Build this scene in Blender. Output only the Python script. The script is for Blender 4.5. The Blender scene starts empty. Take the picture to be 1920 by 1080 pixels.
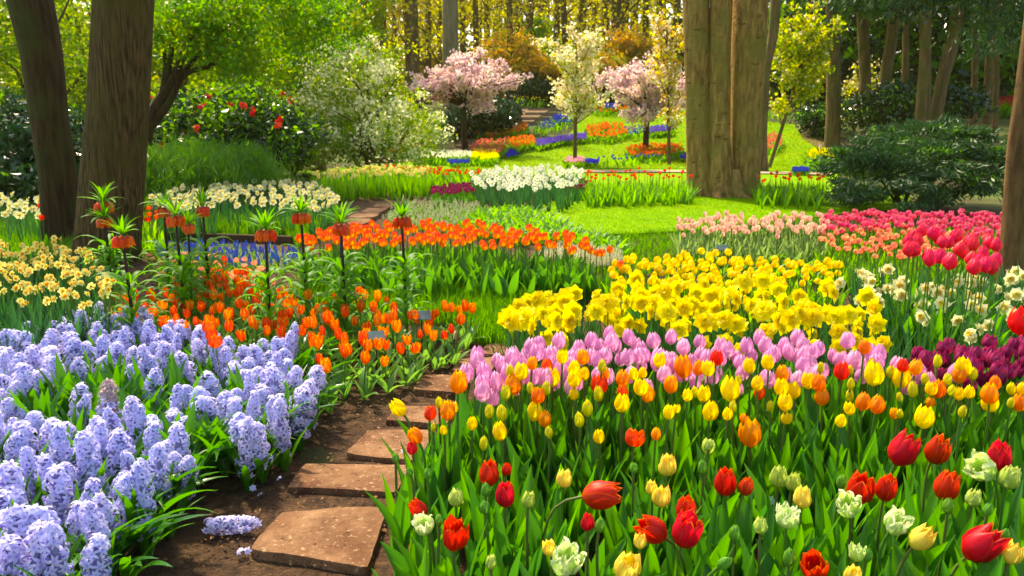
import bpy, bmesh, math, random
import numpy as np
from mathutils import Vector, Matrix, Euler
R = math.radians
rng = np.random.default_rng(7)
random.seed(7)
SC = bpy.context.scene
COL = SC.collection

# ------------------------------------------------------------------ camera
F_PX, CX, CY, CAMZ, PITCH = 1500.0, 960.0, 540.0, 1.45, R(12.08)
cam_data = bpy.data.cameras.new('camera')
cam_data.sensor_width = 36.0
cam_data.lens = 36.0 * F_PX / 1920.0
cam_data.clip_start = 0.05
cam_data.clip_end = 1000.0
cam_data.dof.use_dof = True
cam_data.dof.focus_distance = 3.0
cam_data.dof.aperture_fstop = 7.0
cam = bpy.data.objects.new('camera', cam_data)
COL.objects.link(cam)
cam.location = (0, 0, CAMZ)
cam.rotation_euler = (R(90) - PITCH, 0, 0)
SC.camera = cam

# ------------------------------------------------------------------ light
SUN_AZ, SUN_EL = R(-30), R(52)          # azimuth from +Y, negative = towards -X (behind, a little left)
world = bpy.data.worlds.new('World')
SC.world = world
world.use_nodes = True
wn = world.node_tree
sky = wn.nodes.new('ShaderNodeTexSky')
sky.sky_type = 'NISHITA'
sky.sun_disc = False
sky.sun_elevation = SUN_EL
sky.sun_rotation = SUN_AZ
sky.dust_density = 2.5
wn.links.new(sky.outputs[0], wn.nodes['Background'].inputs[0])
wn.nodes['Background'].inputs[1].default_value = 0.15
sd = bpy.data.lights.new('sun', 'SUN')
sd.energy = 3.1
sd.angle = R(3.5)
sd.color = (1.0, 0.9, 0.72)
sun = bpy.data.objects.new('sun', sd)
COL.objects.link(sun)
to_sun = Vector((math.sin(SUN_AZ) * math.cos(SUN_EL), math.cos(SUN_AZ) * math.cos(SUN_EL), math.sin(SUN_EL)))
sun.rotation_euler = to_sun.to_track_quat('Z', 'Y').to_euler()
sun.location = to_sun * 60
SC.view_settings.view_transform = 'Standard'
SC.view_settings.look = 'None'
SC.view_settings.gamma = 1.0
SC.view_settings.use_curve_mapping = False
SC.view_settings.exposure = 1.32
try:
    SC.view_settings.use_white_balance = True
    SC.view_settings.white_balance_temperature = 7700
    SC.view_settings.white_balance_tint = 10
except Exception:
    pass
cy = SC.cycles
cy.max_bounces = 6
cy.diffuse_bounces = 4
cy.glossy_bounces = 2
cy.transmission_bounces = 4
cy.sample_clamp_indirect = 4.0
cy.use_denoising = True
cy.use_fast_gi = False
cy.caustics_reflective = False
cy.caustics_refractive = False

# ------------------------------------------------------------------ photo pixel -> place
FWD = Vector((0, math.cos(PITCH), -math.sin(PITCH)))
UP = Vector((0, math.sin(PITCH), math.cos(PITCH)))
RIGHT = Vector((1, 0, 0))
CAM = Vector((0, 0, CAMZ))

def ray(px, py):
    return FWD + RIGHT * ((px - CX) / F_PX) + UP * ((CY - py) / F_PX)

def at(px, py, z=0.0):
    d = ray(px, py)
    return CAM + d * ((z - CAMZ) / d.z)

def dep(px, py, y):
    d = ray(px, py)
    return CAM + d * (y / d.y)

def hgt(x, y):
    t = min(1, max(0, (y - 24) / 16.5))
    return 1.8 * t * t * (3 - 2 * t) + 0.03 * max(0, y - 40)

def on(px, py, h=0.0):
    d = ray(px, py)
    y = 3.0
    while y < 90:
        p = CAM + d * (y / d.y)
        if p.z <= hgt(p.x, p.y) + h:
            return p
        y += 0.1
    return p

# ------------------------------------------------------------------ materials
def mat(name):
    m = bpy.data.materials.new(name)
    m.use_nodes = True
    nt = m.node_tree
    for n in list(nt.nodes):
        nt.nodes.remove(n)
    out = nt.nodes.new('ShaderNodeOutputMaterial')
    return m, nt, out

class NT:
    def __init__(s, nt):
        s.nt = nt
    def n(s, t, **kw):
        x = s.nt.nodes.new(t)
        for k, v in kw.items():
            setattr(x, k, v)
        return x
    def l(s, a, b):
        s.nt.links.new(a, b)
    def val(s, sock, v):
        if hasattr(v, 'links'):
            s.l(v, sock)
        else:
            sock.default_value = v
    def math(s, op, a, b=0.0, c=0.0, clamp=False):
        x = s.n('ShaderNodeMath', operation=op, use_clamp=clamp)
        for i, v in enumerate((a, b, c)):
            s.val(x.inputs[i], v)
        return x.outputs[0]
    def mix(s, f, a, b):
        x = s.n('ShaderNodeMix', data_type='RGBA')
        s.val(x.inputs[0], f)
        for k, v in ((6, a), (7, b)):
            if isinstance(v, tuple):
                v = (*v[:3], 1)
            s.val(x.inputs[k], v)
        return x.outputs[2]
    def noise(s, scale, detail=3, vec=None, rough=0.55):
        x = s.n('ShaderNodeTexNoise')
        x.inputs['Scale'].default_value = scale
        x.inputs['Detail'].default_value = detail
        x.inputs['Roughness'].default_value = rough
        if vec is not None:
            s.l(vec, x.inputs['Vector'])
        return x.outputs['Fac']
    def ramp(s, f, stops):
        x = s.n('ShaderNodeValToRGB')
        e = x.color_ramp.elements
        while len(e) < len(stops):
            e.new(0.5)
        for i, (p, c) in enumerate(stops):
            e[i].position = p
            e[i].color = (*c, 1)
        s.val(x.inputs[0], f)
        return x.outputs[0]
    def bump(s, h, strength=0.4, dist=0.02):
        x = s.n('ShaderNodeBump')
        x.inputs['Strength'].default_value = strength
        x.inputs['Distance'].default_value = dist
        s.l(h, x.inputs['Height'])
        return x.outputs[0]
    def hsv(s, c, h=0.5, sat=1.0, v=1.0):
        x = s.n('ShaderNodeHueSaturation')
        s.val(x.inputs['Hue'], h)
        s.val(x.inputs['Saturation'], sat)
        s.val(x.inputs['Value'], v)
        s.l(c, x.inputs['Color'])
        return x.outputs[0]

def finish(N, out, col, trans=0.0, tcol=None, rough=0.5, spec=0.35, bump=None):
    p = N.n('ShaderNodeBsdfPrincipled')
    N.val(p.inputs['Base Color'], col if not isinstance(col, tuple) else (*col, 1))
    N.val(p.inputs['Roughness'], rough)
    p.inputs['Specular IOR Level'].default_value = spec
    if bump is not None:
        N.l(bump, p.inputs['Normal'])
    sh = p.outputs[0]
    if trans > 0:
        t = N.n('ShaderNodeBsdfTranslucent')
        tc = tcol if tcol is not None else col
        N.val(t.inputs['Color'], tc if not isinstance(tc, tuple) else (*tc, 1))
        m = N.n('ShaderNodeMixShader')
        m.inputs[0].default_value = trans
        N.l(sh, m.inputs[1])
        N.l(t.outputs[0], m.inputs[2])
        sh = m.outputs[0]
    N.l(sh, out.inputs[0])

def leaf_mat(name, c1, c2, tc=None, trans=0.45, rough=0.4, spec=0.4, stripes=True, tipc=None):
    """leaves and blades: colour varies per leaf and per plant, faint long veins"""
    m, nt, out = mat(name)
    N = NT(nt)
    g = N.n('ShaderNodeNewGeometry')
    oi = N.n('ShaderNodeObjectInfo')
    f = N.math('ADD', N.math('MULTIPLY', g.outputs['Random Per Island'], 0.65), N.math('MULTIPLY', oi.outputs['Random'], 0.35))
    c = N.mix(f, c1, c2)
    if stripes:
        uv = N.n('ShaderNodeUVMap')
        sx = N.n('ShaderNodeSeparateXYZ')
        N.l(uv.outputs[0], sx.inputs[0])
        s = N.math('SINE', N.math('MULTIPLY', sx.outputs[0], 44.0))
        c = N.hsv(c, 0.5, 1.0, N.math('ADD', 1.0, N.math('MULTIPLY', s, 0.1)))
        if tipc:
            c = N.mix(N.math('MULTIPLY', N.math('POWER', sx.outputs[1], 6.0), 0.7), c, tipc)
    t = N.hsv(c, 0.485, 1.1, 2.0) if tc is None else N.mix(f, tc[0], tc[1])
    finish(N, out, c, trans, t, rough, spec)
    return m

def petal_mat(name, body, edge, base=None, ke=0.6, kt=0.6, bias=0.25, kn=0.5, hue=0.02, trans=0.5, val=0.16, rs=.5, pw=2.0, vw=2.0):
    """petals: body colour, another at rim and tip, another at the base; shifts from bloom to bloom"""
    m, nt, out = mat(name)
    N = NT(nt)
    uv = N.n('ShaderNodeUVMap')
    sx = N.n('ShaderNodeSeparateXYZ')
    N.l(uv.outputs[0], sx.inputs[0])
    oi = N.n('ShaderNodeObjectInfo')
    g = N.n('ShaderNodeNewGeometry')
    u = N.math('ABSOLUTE', N.math('MULTIPLY_ADD', sx.outputs[0], 2.0, -1.0))
    vv = N.math('POWER', sx.outputs[1], vw)
    mp = N.n('ShaderNodeMapping')
    mp.inputs['Scale'].default_value = (9, 1.6, 1)
    N.l(uv.outputs[0], mp.inputs[0])
    ad = N.n('ShaderNodeVectorMath', operation='ADD')
    N.l(mp.outputs[0], ad.inputs[0])
    cb = N.n('ShaderNodeCombineXYZ')
    N.l(N.math('MULTIPLY', g.outputs['Random Per Island'], 37.0), cb.inputs[0])
    N.l(N.math('MULTIPLY', oi.outputs['Random'], 91.0), cb.inputs[1])
    N.l(cb.outputs[0], ad.inputs[1])
    nz = N.noise(1.6, 2, ad.outputs[0])
    f = N.math('MULTIPLY', N.math('POWER', u, pw), ke)
    f = N.math('ADD', f, N.math('MULTIPLY', vv, kt))
    f = N.math('ADD', f, N.math('MULTIPLY', N.math('SUBTRACT', nz, 0.5), kn))
    f = N.math('ADD', f, N.math('MULTIPLY', N.math('SUBTRACT', oi.outputs['Random'], 0.5), rs))
    f = N.math('SUBTRACT', f, bias, clamp=True)
    c = N.mix(f, body, edge)
    if base is not None:
        b = N.math('SUBTRACT', 1.0, N.math('MULTIPLY', sx.outputs[1], 4.0), clamp=True)
        c = N.mix(b, c, base)
    h = N.math('ADD', 0.5, N.math('MULTIPLY', N.math('SUBTRACT', oi.outputs['Random'], 0.5), hue))
    v = N.math('ADD', 1.0 - val / 2, N.math('MULTIPLY', N.math('ADD', g.outputs['Random Per Island'], nz), val))
    mp3 = N.n('ShaderNodeMapping')
    mp3.inputs['Scale'].default_value = (26, 1.2, 1)
    N.l(uv.outputs[0], mp3.inputs[0])
    v = N.math('MULTIPLY', v, N.math('ADD', .84, N.math('MULTIPLY', N.noise(1.3, 2, mp3.outputs[0]), .3)))
    c = N.hsv(c, h, 1.0, v)
    finish(N, out, c, trans, c, 0.42, 0.3)
    return m

def plain_mat(name, c1, c2, scale=6.0, rough=0.8, bump=0.3, bscale=None, stretch=None, trans=0.0, third=None, dist=0.02, spec=0.25):
    m, nt, out = mat(name)
    N = NT(nt)
    tc = N.n('ShaderNodeTexCoord')
    v = tc.outputs['Object']
    if stretch:
        mp = N.n('ShaderNodeMapping')
        mp.inputs['Scale'].default_value = stretch
        N.l(v, mp.inputs[0])
        v = mp.outputs[0]
    a = N.noise(scale, 5, v)
    a = N.ramp(a, [(0.33, (0, 0, 0)), (0.67, (1, 1, 1))])
    c = N.mix(a, c1, c2)
    if third:
        b = N.noise(scale * 0.23, 4, tc.outputs['Object'])
        b = N.ramp(b, [(0.5, (0, 0, 0)), (0.66, (1, 1, 1))])
        c = N.mix(b, c, third)
    bn = N.bump(N.noise(bscale or scale * 2, 6, v, 0.65), bump, dist)
    finish(N, out, c, trans, None, rough, spec, bn)
    return m

def bark_mat(name, c1, c2, moss=None, furrow=26.0, strength=0.9, dist=0.03, zs=0.1, bands=False):
    m, nt, out = mat(name)
    N = NT(nt)
    tc = N.n('ShaderNodeTexCoord')
    mp = N.n('ShaderNodeMapping')
    mp.inputs['Scale'].default_value = (1, 1, zs)
    N.l(tc.outputs['Object'], mp.inputs[0])
    a = N.noise(furrow, 6, mp.outputs[0], 0.62)
    b = N.noise(2.2, 4, tc.outputs['Object'])
    f = N.ramp(a, [(0.36, (0, 0, 0)), (0.62, (1, 1, 1))])
    c = N.mix(f, c1, c2)
    if moss:
        c = N.mix(N.ramp(b, [(0.46, (0, 0, 0)), (0.68, (1, 1, 1))]), c, moss)
    h = a
    if bands:
        mp2 = N.n('ShaderNodeMapping')
        mp2.inputs['Scale'].default_value = (2.6, 2.6, 7)
        N.l(tc.outputs['Object'], mp2.inputs[0])
        d = N.noise(1.6, 4, mp2.outputs[0], 0.7)
        h = N.math('ADD', a, N.math('MULTIPLY', d, 0.8))
        c = N.mix(N.ramp(d, [(0.28, (1, 1, 1)), (0.4, (0, 0, 0))]), c, tuple(x * 0.35 for x in c1))
    finish(N, out, c, 0, None, 0.88, 0.15, N.bump(h, strength, dist))
    return m

# ------------------------------------------------------------------ mesh helpers
class MB:
    def __init__(s):
        s.v, s.f, s.uv, s.mi, s.n, s.mats = [], [], [], [], 0, []
    def slot(s, m):
        if m not in s.mats:
            s.mats.append(m)
        return s.mats.index(m)
    def add(s, geo, m, M=None):
        V, Fc, UV = geo
        V = np.asarray(V, float)
        if M is not None:
            A = np.array(M)
            V = V @ A[:3, :3].T + A[:3, 3]
        s.v.append(V)
        s.uv.append(np.asarray(UV, float))
        o = s.n
        k = s.slot(m)
        for f in Fc:
            s.f.append([i + o for i in f])
            s.mi.append(k)
        s.n += len(V)
        return s
    def mesh(s, name, smooth=True):
        me = bpy.data.meshes.new(name)
        V = np.concatenate(s.v)
        UV = np.concatenate(s.uv)
        me.from_pydata(V.tolist(), [], s.f)
        for m in s.mats:
            me.materials.append(m)
        me.polygons.foreach_set('material_index', s.mi)
        li = np.empty(len(me.loops), np.int32)
        me.loops.foreach_get('vertex_index', li)
        uvl = me.uv_layers.new(name='UVMap')
        uvl.data.foreach_set('uv', UV[li].ravel())
        if smooth:
            me.polygons.foreach_set('use_smooth', [True] * len(me.polygons))
        me.update()
        return me

def quads_mesh(name, V, mats, mi=None, uv=None, smooth=False):
    """V: (n,4,3) array, one quad per leaf"""
    n = len(V)
    me = bpy.data.meshes.new(name)
    me.vertices.add(n * 4)
    me.vertices.foreach_set('co', V.reshape(-1).astype(np.float32))
    me.loops.add(n * 4)
    me.loops.foreach_set('vertex_index', np.arange(n * 4, dtype=np.int32))
    me.polygons.add(n)
    me.polygons.foreach_set('loop_start', np.arange(0, n * 4, 4, dtype=np.int32))
    for m in mats:
        me.materials.append(m)
    if mi is not None:
        me.polygons.foreach_set('material_index', np.asarray(mi, np.int32))
    uvl = me.uv_layers.new(name='UVMap')
    U = np.tile(np.array([[0.5, 0], [1, 0.5], [0.5, 1], [0, 0.5]]), (n, 1)) if uv is None else uv
    uvl.data.foreach_set('uv', U.ravel().astype(np.float32))
    me.update(calc_edges=True)
    me.validate()
    return me

def gridfaces(nu, nv):
    return [(j * nu + i, j * nu + i + 1, (j + 1) * nu + i + 1, (j + 1) * nu + i) for j in range(nv - 1) for i in range(nu - 1)]

def ip(t, pts):
    return float(np.interp(t, [p[0] for p in pts], [p[1] for p in pts]))

def tube(pts, rad, n=6, cap=True):
    P = [Vector(p) for p in pts]
    V, UV = [], []
    ref = Vector((0.31, 0.95, 0.05))
    for i, p in enumerate(P):
        t = (P[min(i + 1, len(P) - 1)] - P[max(i - 1, 0)]).normalized()
        a = ref - t * ref.dot(t)
        if a.length < 0.1:
            a = Vector((1, 0, 0)) - t * t.x
        a.normalize()
        b = t.cross(a)
        r = rad[i] if hasattr(rad, '__len__') else rad
        for k in range(n):
            an = 2 * math.pi * k / n
            V.append(p + a * (r * math.cos(an)) + b * (r * math.sin(an)))
            UV.append((k / n, i / (len(P) - 1)))
    Fc = [(i * n + k, i * n + (k + 1) % n, (i + 1) * n + (k + 1) % n, (i + 1) * n + k) for i in range(len(P) - 1) for k in range(n)]
    if cap:
        Fc.append(tuple((len(P) - 1) * n + k for k in range(n)))
    return [tuple(v) for v in V], Fc, UV

def leafgeo(L, W, lean=0.1, curve=0.5, fold=0.35, twist=0.0, nseg=7, across=3, peak=0.35, az=0.0, z0=0.0, r0=0.004, wav=0.0):
    """one strap or lance leaf growing from the ground, arching outwards"""
    V, UV = [], []
    x, z = r0, z0
    ca, sa = math.cos(az), math.sin(az)
    for j in range(nseg + 1):
        t = j / nseg
        th = lean + curve * t ** 1.6
        if j:
            x += L / nseg * math.sin(th)
            z += L / nseg * math.cos(th)
        w = W * ((0.45 + 0.55 * min(1, t / peak)) if t < peak else max(0.03, 1 - ((t - peak) / (1 - peak)) ** 1.9))
        tw = twist * t
        for i in range(across):
            s = -1 + 2 * i / (across - 1)
            lx = -abs(s) * fold * w
            ly = s * w
            if wav:
                lx += wav * w * math.sin(9 * t + s * 2) * abs(s)
            lx, ly = lx * math.cos(tw) - ly * math.sin(tw), lx * math.sin(tw) + ly * math.cos(tw)
            # local normal (pointing to the stem and up) is (-cos th, sin th)
            px_ = x + lx * math.cos(th)
            pz_ = z - lx * math.sin(th)
            V.append((px_ * ca - ly * sa, px_ * sa + ly * ca, pz_))
            UV.append((i / (across - 1), t))
    return V, gridfaces(across, nseg + 1), UV

def cup(Rr, H, open_=0.0, ruff=0.0, npet=6, g=None, ha=0.74, tip=0.42, jag=0.0, nu=5, nv=7, prof=None):
    """cup of overlapping petals round +Z"""
    g = g or random
    prof = prof or [(0, .14), (.1, .6), (.3, .97), (.5, 1.0), (.75, .84), (1, tip)]
    V, Fc, UV = [], [], []
    for k in range(npet):
        a0 = 2 * math.pi * k / npet + g.uniform(-.08, .08)
        sc = (1.0 if k % 2 else .88) * g.uniform(.95, 1.05)
        hh = H * g.uniform(.93, 1.04)
        op = open_ * g.uniform(.4, 1.5)
        ph = g.uniform(0, 6)
        o = len(V)
        for j in range(nv):
            v = j / (nv - 1)
            r = Rr * sc * (ip(v, prof) + op * v * v)
            w = ip(v, [(0, .75), (.2, .95), (.5, 1), (.75, .82), (.9, .5), (1, .06)])
            for i in range(nu):
                u = -1 + 2 * i / (nu - 1)
                rr = r * (1 + .07 * (1 - u * u)) + ruff * Rr * math.sin(8 * v + ph + 2.5 * u) * (.25 + abs(u)) * v
                an = a0 + u * ha * w
                zz = hh * (v - .05 * u * u * v) + jag * H * v * math.sin(u * 7 + ph)
                V.append((rr * math.cos(an), rr * math.sin(an), zz))
                UV.append((i / (nu - 1), v))
        Fc += [tuple(q + o for q in f) for f in gridfaces(nu, nv)]
    return V, Fc, UV

def star(n, L, W, cone=0.25, droop=0.3, g=None, nv=4, off=0.0, z0=0.0, rag=0.0):
    """n petals radiating round +Z, leaning forward by cone, tips falling back by droop"""
    g = g or random
    V, Fc, UV = [], [], []
    for k in range(n):
        a = 2 * math.pi * (k + off) / n + g.uniform(-.1, .1)
        c, s_ = math.cos(a), math.sin(a)
        ll = L * g.uniform(.9, 1.08)
        tl = g.uniform(-.2, .2)
        o = len(V)
        for j in range(nv):
            v = j / (nv - 1)
            w = W * ip(v, [(0, .35), (.35, .95), (.6, 1), (.85, .62), (1, .05)])
            r = ll * v
            z = z0 + ll * (cone * v - droop * v * v)
            for i in (-1, 0, 1):
                zz = z + (0 if i == 0 else .12 * w) + tl * i * w + rag * g.uniform(-1, 1) * v
                V.append((r * c - i * w * s_, r * s_ + i * w * c, zz))
                UV.append(((i + 1) / 2, v))
        Fc += [tuple(q + o for q in f) for f in gridfaces(3, nv)]
    return V, Fc, UV

def blob(r, seg=8, rings=5, sc=(1, 1, 1)):
    V, UV = [], []
    for j in range(rings + 1):
        th = math.pi * j / rings
        for i in range(seg):
            a = 2 * math.pi * i / seg
            V.append((r * sc[0] * math.sin(th) * math.cos(a), r * sc[1] * math.sin(th) * math.sin(a), r * sc[2] * math.cos(th)))
            UV.append((i / seg, j / rings))
    Fc = [(j * seg + i, (j + 1) * seg + i, (j + 1) * seg + (i + 1) % seg, j * seg + (i + 1) % seg) for j in range(rings) for i in range(seg)]
    return V, Fc, UV

def T(x=0, y=0, z=0):
    return Matrix.Translation((x, y, z))
def RX(a):
    return Matrix.Rotation(a, 4, 'X')
def RY(a):
    return Matrix.Rotation(a, 4, 'Y')
def RZ(a):
    return Matrix.Rotation(a, 4, 'Z')

# ------------------------------------------------------------------ object helpers
def tag(o, label=None, cat=None, group=None, kind=None):
    if label: o['label'] = label
    if cat: o['category'] = cat
    if group: o['group'] = group
    if kind: o['kind'] = kind
    return o

def obj(name, me, parent=None):
    o = bpy.data.objects.new(name, me)
    COL.objects.link(o)
    if parent is not None:
        o.parent = parent
    return o

def empty(name, loc=(0, 0, 0), rz=0.0):
    o = bpy.data.objects.new(name, None)
    o.empty_display_size = 0.05
    COL.objects.link(o)
    o.location = loc
    o.rotation_euler = (0, 0, rz)
    return o

def grow(name, label, cat, group, parts, loc, rz=0.0, sc=1.0, tilt=(0, 0), sz=None):
    """plant one individual: parts = [(part name, mesh)], or a bare mesh when it is too small to show parts"""
    if isinstance(parts, list):
        o = empty(name)
        for pn, me in parts:
            obj(pn, me, o)
    else:
        o = obj(name, parts)
    o.location = loc
    o.rotation_euler = (tilt[0], tilt[1], rz)
    o.scale = (sc, sc, sz or sc)
    return tag(o, label, cat, group)

def inside(p, poly):
    x, y = p
    c = False
    n = len(poly)
    for i in range(n):
        x1, y1 = poly[i]
        x2, y2 = poly[i - 1]
        if (y1 > y) != (y2 > y) and x < (x2 - x1) * (y - y1) / (y2 - y1) + x1:
            c = not c
    return c

def spread(poly, n, even=8, g=rng):
    """n points spread evenly over a polygon in plan"""
    A = np.array(poly)
    lo, hi = A.min(0), A.max(0)
    pts = np.zeros((0, 2))
    while len(pts) < n:
        cand = []
        while len(cand) < even:
            q = lo + (hi - lo) * g.random(2)
            if inside(q, poly):
                cand.append(q)
        cand = np.array(cand)
        if len(pts):
            d = ((cand[:, None] - pts[None]) ** 2).sum(2).min(1)
            pts = np.vstack([pts, cand[d.argmax()]])
        else:
            pts = cand[:1]
    return pts

def flat(poly_px, z=0.0):
    return [tuple(at(x, y, z).xy) for x, y in poly_px]

def hillpoly(poly_px, h=0.0):
    return [tuple(on(x, y, h).xy) for x, y in poly_px]

# ------------------------------------------------------------------ palette
M = {}
GL = leaf_mat('tulip_leaf', (.022, .135, .022), (.075, .275, .018), trans=.42, rough=.35)
GL_FAR = leaf_mat('bed_leaf', (.07, .24, .015), (.15, .36, .02), trans=.5)
GD = leaf_mat('dark_strap_leaf', (.02, .1, .03), (.04, .16, .035), trans=.3)
GH = leaf_mat('hyacinth_leaf', (.022, .13, .012), (.055, .23, .016), trans=.4, rough=.28)
GS = leaf_mat('stem_green', (.07, .2, .02), (.1, .24, .03), trans=.15, stripes=False)
GSB = leaf_mat('stem_brown_green', (.1, .13, .03), (.13, .2, .04), trans=.1, stripes=False)
GIMP = leaf_mat('fritillary_leaf', (.05, .21, .015), (.11, .31, .025), trans=.45, rough=.5, spec=.2)
DSTEM = plain_mat('dark_stem', (.02, .012, .008), (.045, .02, .012), 30, .6, .1)
YEL = petal_mat('yellow_petal', (.9, .7, .008), (.9, .56, .006), (.5, .55, .02), ke=.1, kt=.2, bias=.25, kn=.9)
YGR = petal_mat('greenish_bud', (.62, .62, .02), (.8, .66, .02), (.3, .45, .03), bias=.2)
ORG = petal_mat('orange_petal', (.88, .26, .006), (.9, .52, .01), (.85, .5, .02), bias=.15)
RDO = petal_mat('red_orange_petal', (.82, .06, .006), (.88, .28, .01), (.8, .4, .02), bias=.45)
REDP = petal_mat('red_parrot_petal', (.62, .008, .005), (.95, .42, .01), (.6, .1, .01), ke=.9, kt=.9, bias=.5, kn=.7, val=.3, rs=.15, pw=8.0, vw=9.0)
YPAR = petal_mat('yellow_parrot_petal', (.84, .72, .1), (.86, .25, .03), (.55, .6, .1), ke=.4, kt=.4, bias=.4, kn=1.1)
GPAR = petal_mat('green_parrot_petal', (.45, .6, .08), (.78, .8, .3), (.25, .45, .04), ke=.7, kt=.4, bias=.35, kn=1.0)
CPAR = petal_mat('cream_parrot_petal', (.42, .66, .1), (.92, .92, .66), (.35, .55, .08), ke=.8, kt=.3, bias=.02, kn=1.9)
GBUD = petal_mat('green_bud', (.14, .38, .035), (.32, .55, .1), (.1, .3, .03), ke=.8, kt=.1, bias=.4, kn=.7)
LIL = petal_mat('lilac_petal', (.78, .34, .6), (.88, .62, .8), (.88, .78, .78), ke=.7, kt=.3, bias=.2)
PUR = petal_mat('purple_petal', (.26, .006, .06), (.42, .03, .17), None, bias=.2, trans=.4)
FLAME = petal_mat('flame_petal', (.93, .46, .008), (.86, .06, .005), (.93, .66, .02), ke=.3, kt=1.7, bias=.3, kn=.9, rs=.3, vw=1.5)
ORW = petal_mat('wild_orange_petal', (.84, .1, .004), (.93, .5, .008), (.92, .6, .02), ke=1.1, kt=.0, bias=.12, kn=.9)
PEA = petal_mat('peach_petal', (.86, .28, .14), (.92, .55, .25), None, bias=.2)
PALE = petal_mat('pale_pink_petal', (.88, .5, .38), (.92, .76, .55), (.85, .85, .4), bias=.2)
MAG = petal_mat('magenta_petal', (.74, .035, .14), (.86, .26, .36), None, bias=.25)
CRI = petal_mat('crimson_petal', (.78, .01, .07), (.86, .06, .16), None, bias=.3, trans=.4)
DAFY = petal_mat('daffodil_yellow', (.93, .8, .008), (.95, .86, .03), None, ke=.3, kt=.3, bias=.1, hue=.012)
DAFO = petal_mat('daffodil_gold', (.93, .76, .008), (.95, .84, .02), None)
DAFC = petal_mat('daffodil_cream', (.9, .86, .45), (.93, .91, .62), None, bias=.1, hue=.01)
DAFW = petal_mat('daffodil_white', (.88, .9, .68), (.92, .93, .8), None, bias=.1, hue=.01)
DAFP = petal_mat('daffodil_pale_yellow', (.9, .78, .18), (.93, .85, .35), None, bias=.1)
TRO = petal_mat('trumpet_orange', (.9, .42, .02), (.92, .6, .05), None)
TRY = petal_mat('trumpet_yellow', (.9, .68, .08), (.92, .78, .2), None)
HYA = petal_mat('hyacinth_petal', (.56, .55, .88), (.82, .81, .94), (.42, .36, .8), ke=.5, kt=.5, bias=.2, kn=.8, hue=.03, trans=.35, val=.3)
HYT = petal_mat('hyacinth_tube', (.34, .26, .76), (.5, .44, .85), None, trans=.2)
MUS = petal_mat('muscari_blue', (.04, .13, .78), (.18, .34, .9), None, trans=.25)
MUSW = petal_mat('muscari_cream', (.85, .82, .55), (.9, .9, .72), None, trans=.3)
BELL = petal_mat('bell_orange', (.78, .09, .01), (.88, .28, .02), (.4, .05, .01), bias=.35, trans=.4, val=.4)
SOIL = plain_mat('soil', (.045, .023, .011), (.17, .09, .04), 24, .95, 1.0, 70, third=(.08, .04, .017), dist=.04)
def stone_mat():
    m, nt, out = mat('sandstone')
    N = NT(nt)
    tc = N.n('ShaderNodeTexCoord'); oi = N.n('ShaderNodeObjectInfo')
    ad = N.n('ShaderNodeVectorMath', operation='ADD')
    N.l(tc.outputs['Object'], ad.inputs[0]); N.l(oi.outputs['Location'], ad.inputs[1])
    v = ad.outputs[0]
    c = N.mix(N.ramp(N.noise(5, 6, v, .65), [(.35, (0, 0, 0)), (.65, (1, 1, 1))]), (.165, .078, .036), (.3, .165, .085))
    c = N.mix(N.ramp(N.noise(2.3, 5, v, .7), [(.48, (0, 0, 0)), (.62, (1, 1, 1))]), c, (.12, .05, .024))
    c = N.mix(N.ramp(N.noise(55, 3, v), [(.6, (0, 0, 0)), (.7, (1, 1, 1))]), c, (.42, .27, .15))
    c = N.mix(N.ramp(N.noise(38, 4, v, .7), [(.6, (0, 0, 0)), (.68, (1, 1, 1))]), c, (.06, .03, .015))
    h = N.math('ADD', N.noise(14, 8, v, .7), N.math('MULTIPLY', N.noise(90, 4, v), .35))
    finish(N, out, c, 0, None, .92, .15, N.bump(h, .9, .015))
    return m
STONE = stone_mat()
LAWN = plain_mat('mown_lawn', (.12, .3, .002), (.19, .38, .003), 3.0, .9, .8, 90, third=(.22, .35, .002), dist=.02, spec=.05)
GRASS = leaf_mat('grass_blade', (.05, .21, .008), (.11, .3, .01), trans=.4, stripes=False, spec=.15)
WOODM = plain_mat('weathered_wood', (.2, .14, .08), (.32, .24, .14), 4, .8, .5, 16, (1, 12, 12))
GRAVEL = plain_mat('pale_gravel', (.34, .25, .16), (.5, .4, .27), 30, .9, .5, 90)

# ================================================================== THE SETTING
def terrain():
    xs = np.concatenate([np.linspace(-90, -30, 13)[:-1], np.linspace(-30, 30, 81), np.linspace(30, 90, 13)[1:]])
    ys = np.concatenate([np.linspace(-12, 22, 18)[:-1], np.linspace(22, 45, 47), np.linspace(45, 160, 30)[1:]])
    V = [(x, y, hgt(x, y)) for y in ys for x in xs]
    mb = MB()
    mb.add((V, gridfaces(len(xs), len(ys)), [(0, 0)] * len(V)), plain_mat('woodland_floor', (.045, .035, .012), (.09, .11, .02), 1.3, .95, .6, 12, third=(.06, .13, .012)))
    return tag(obj('ground', mb.mesh('ground')), kind='structure')
terrain()

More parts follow.
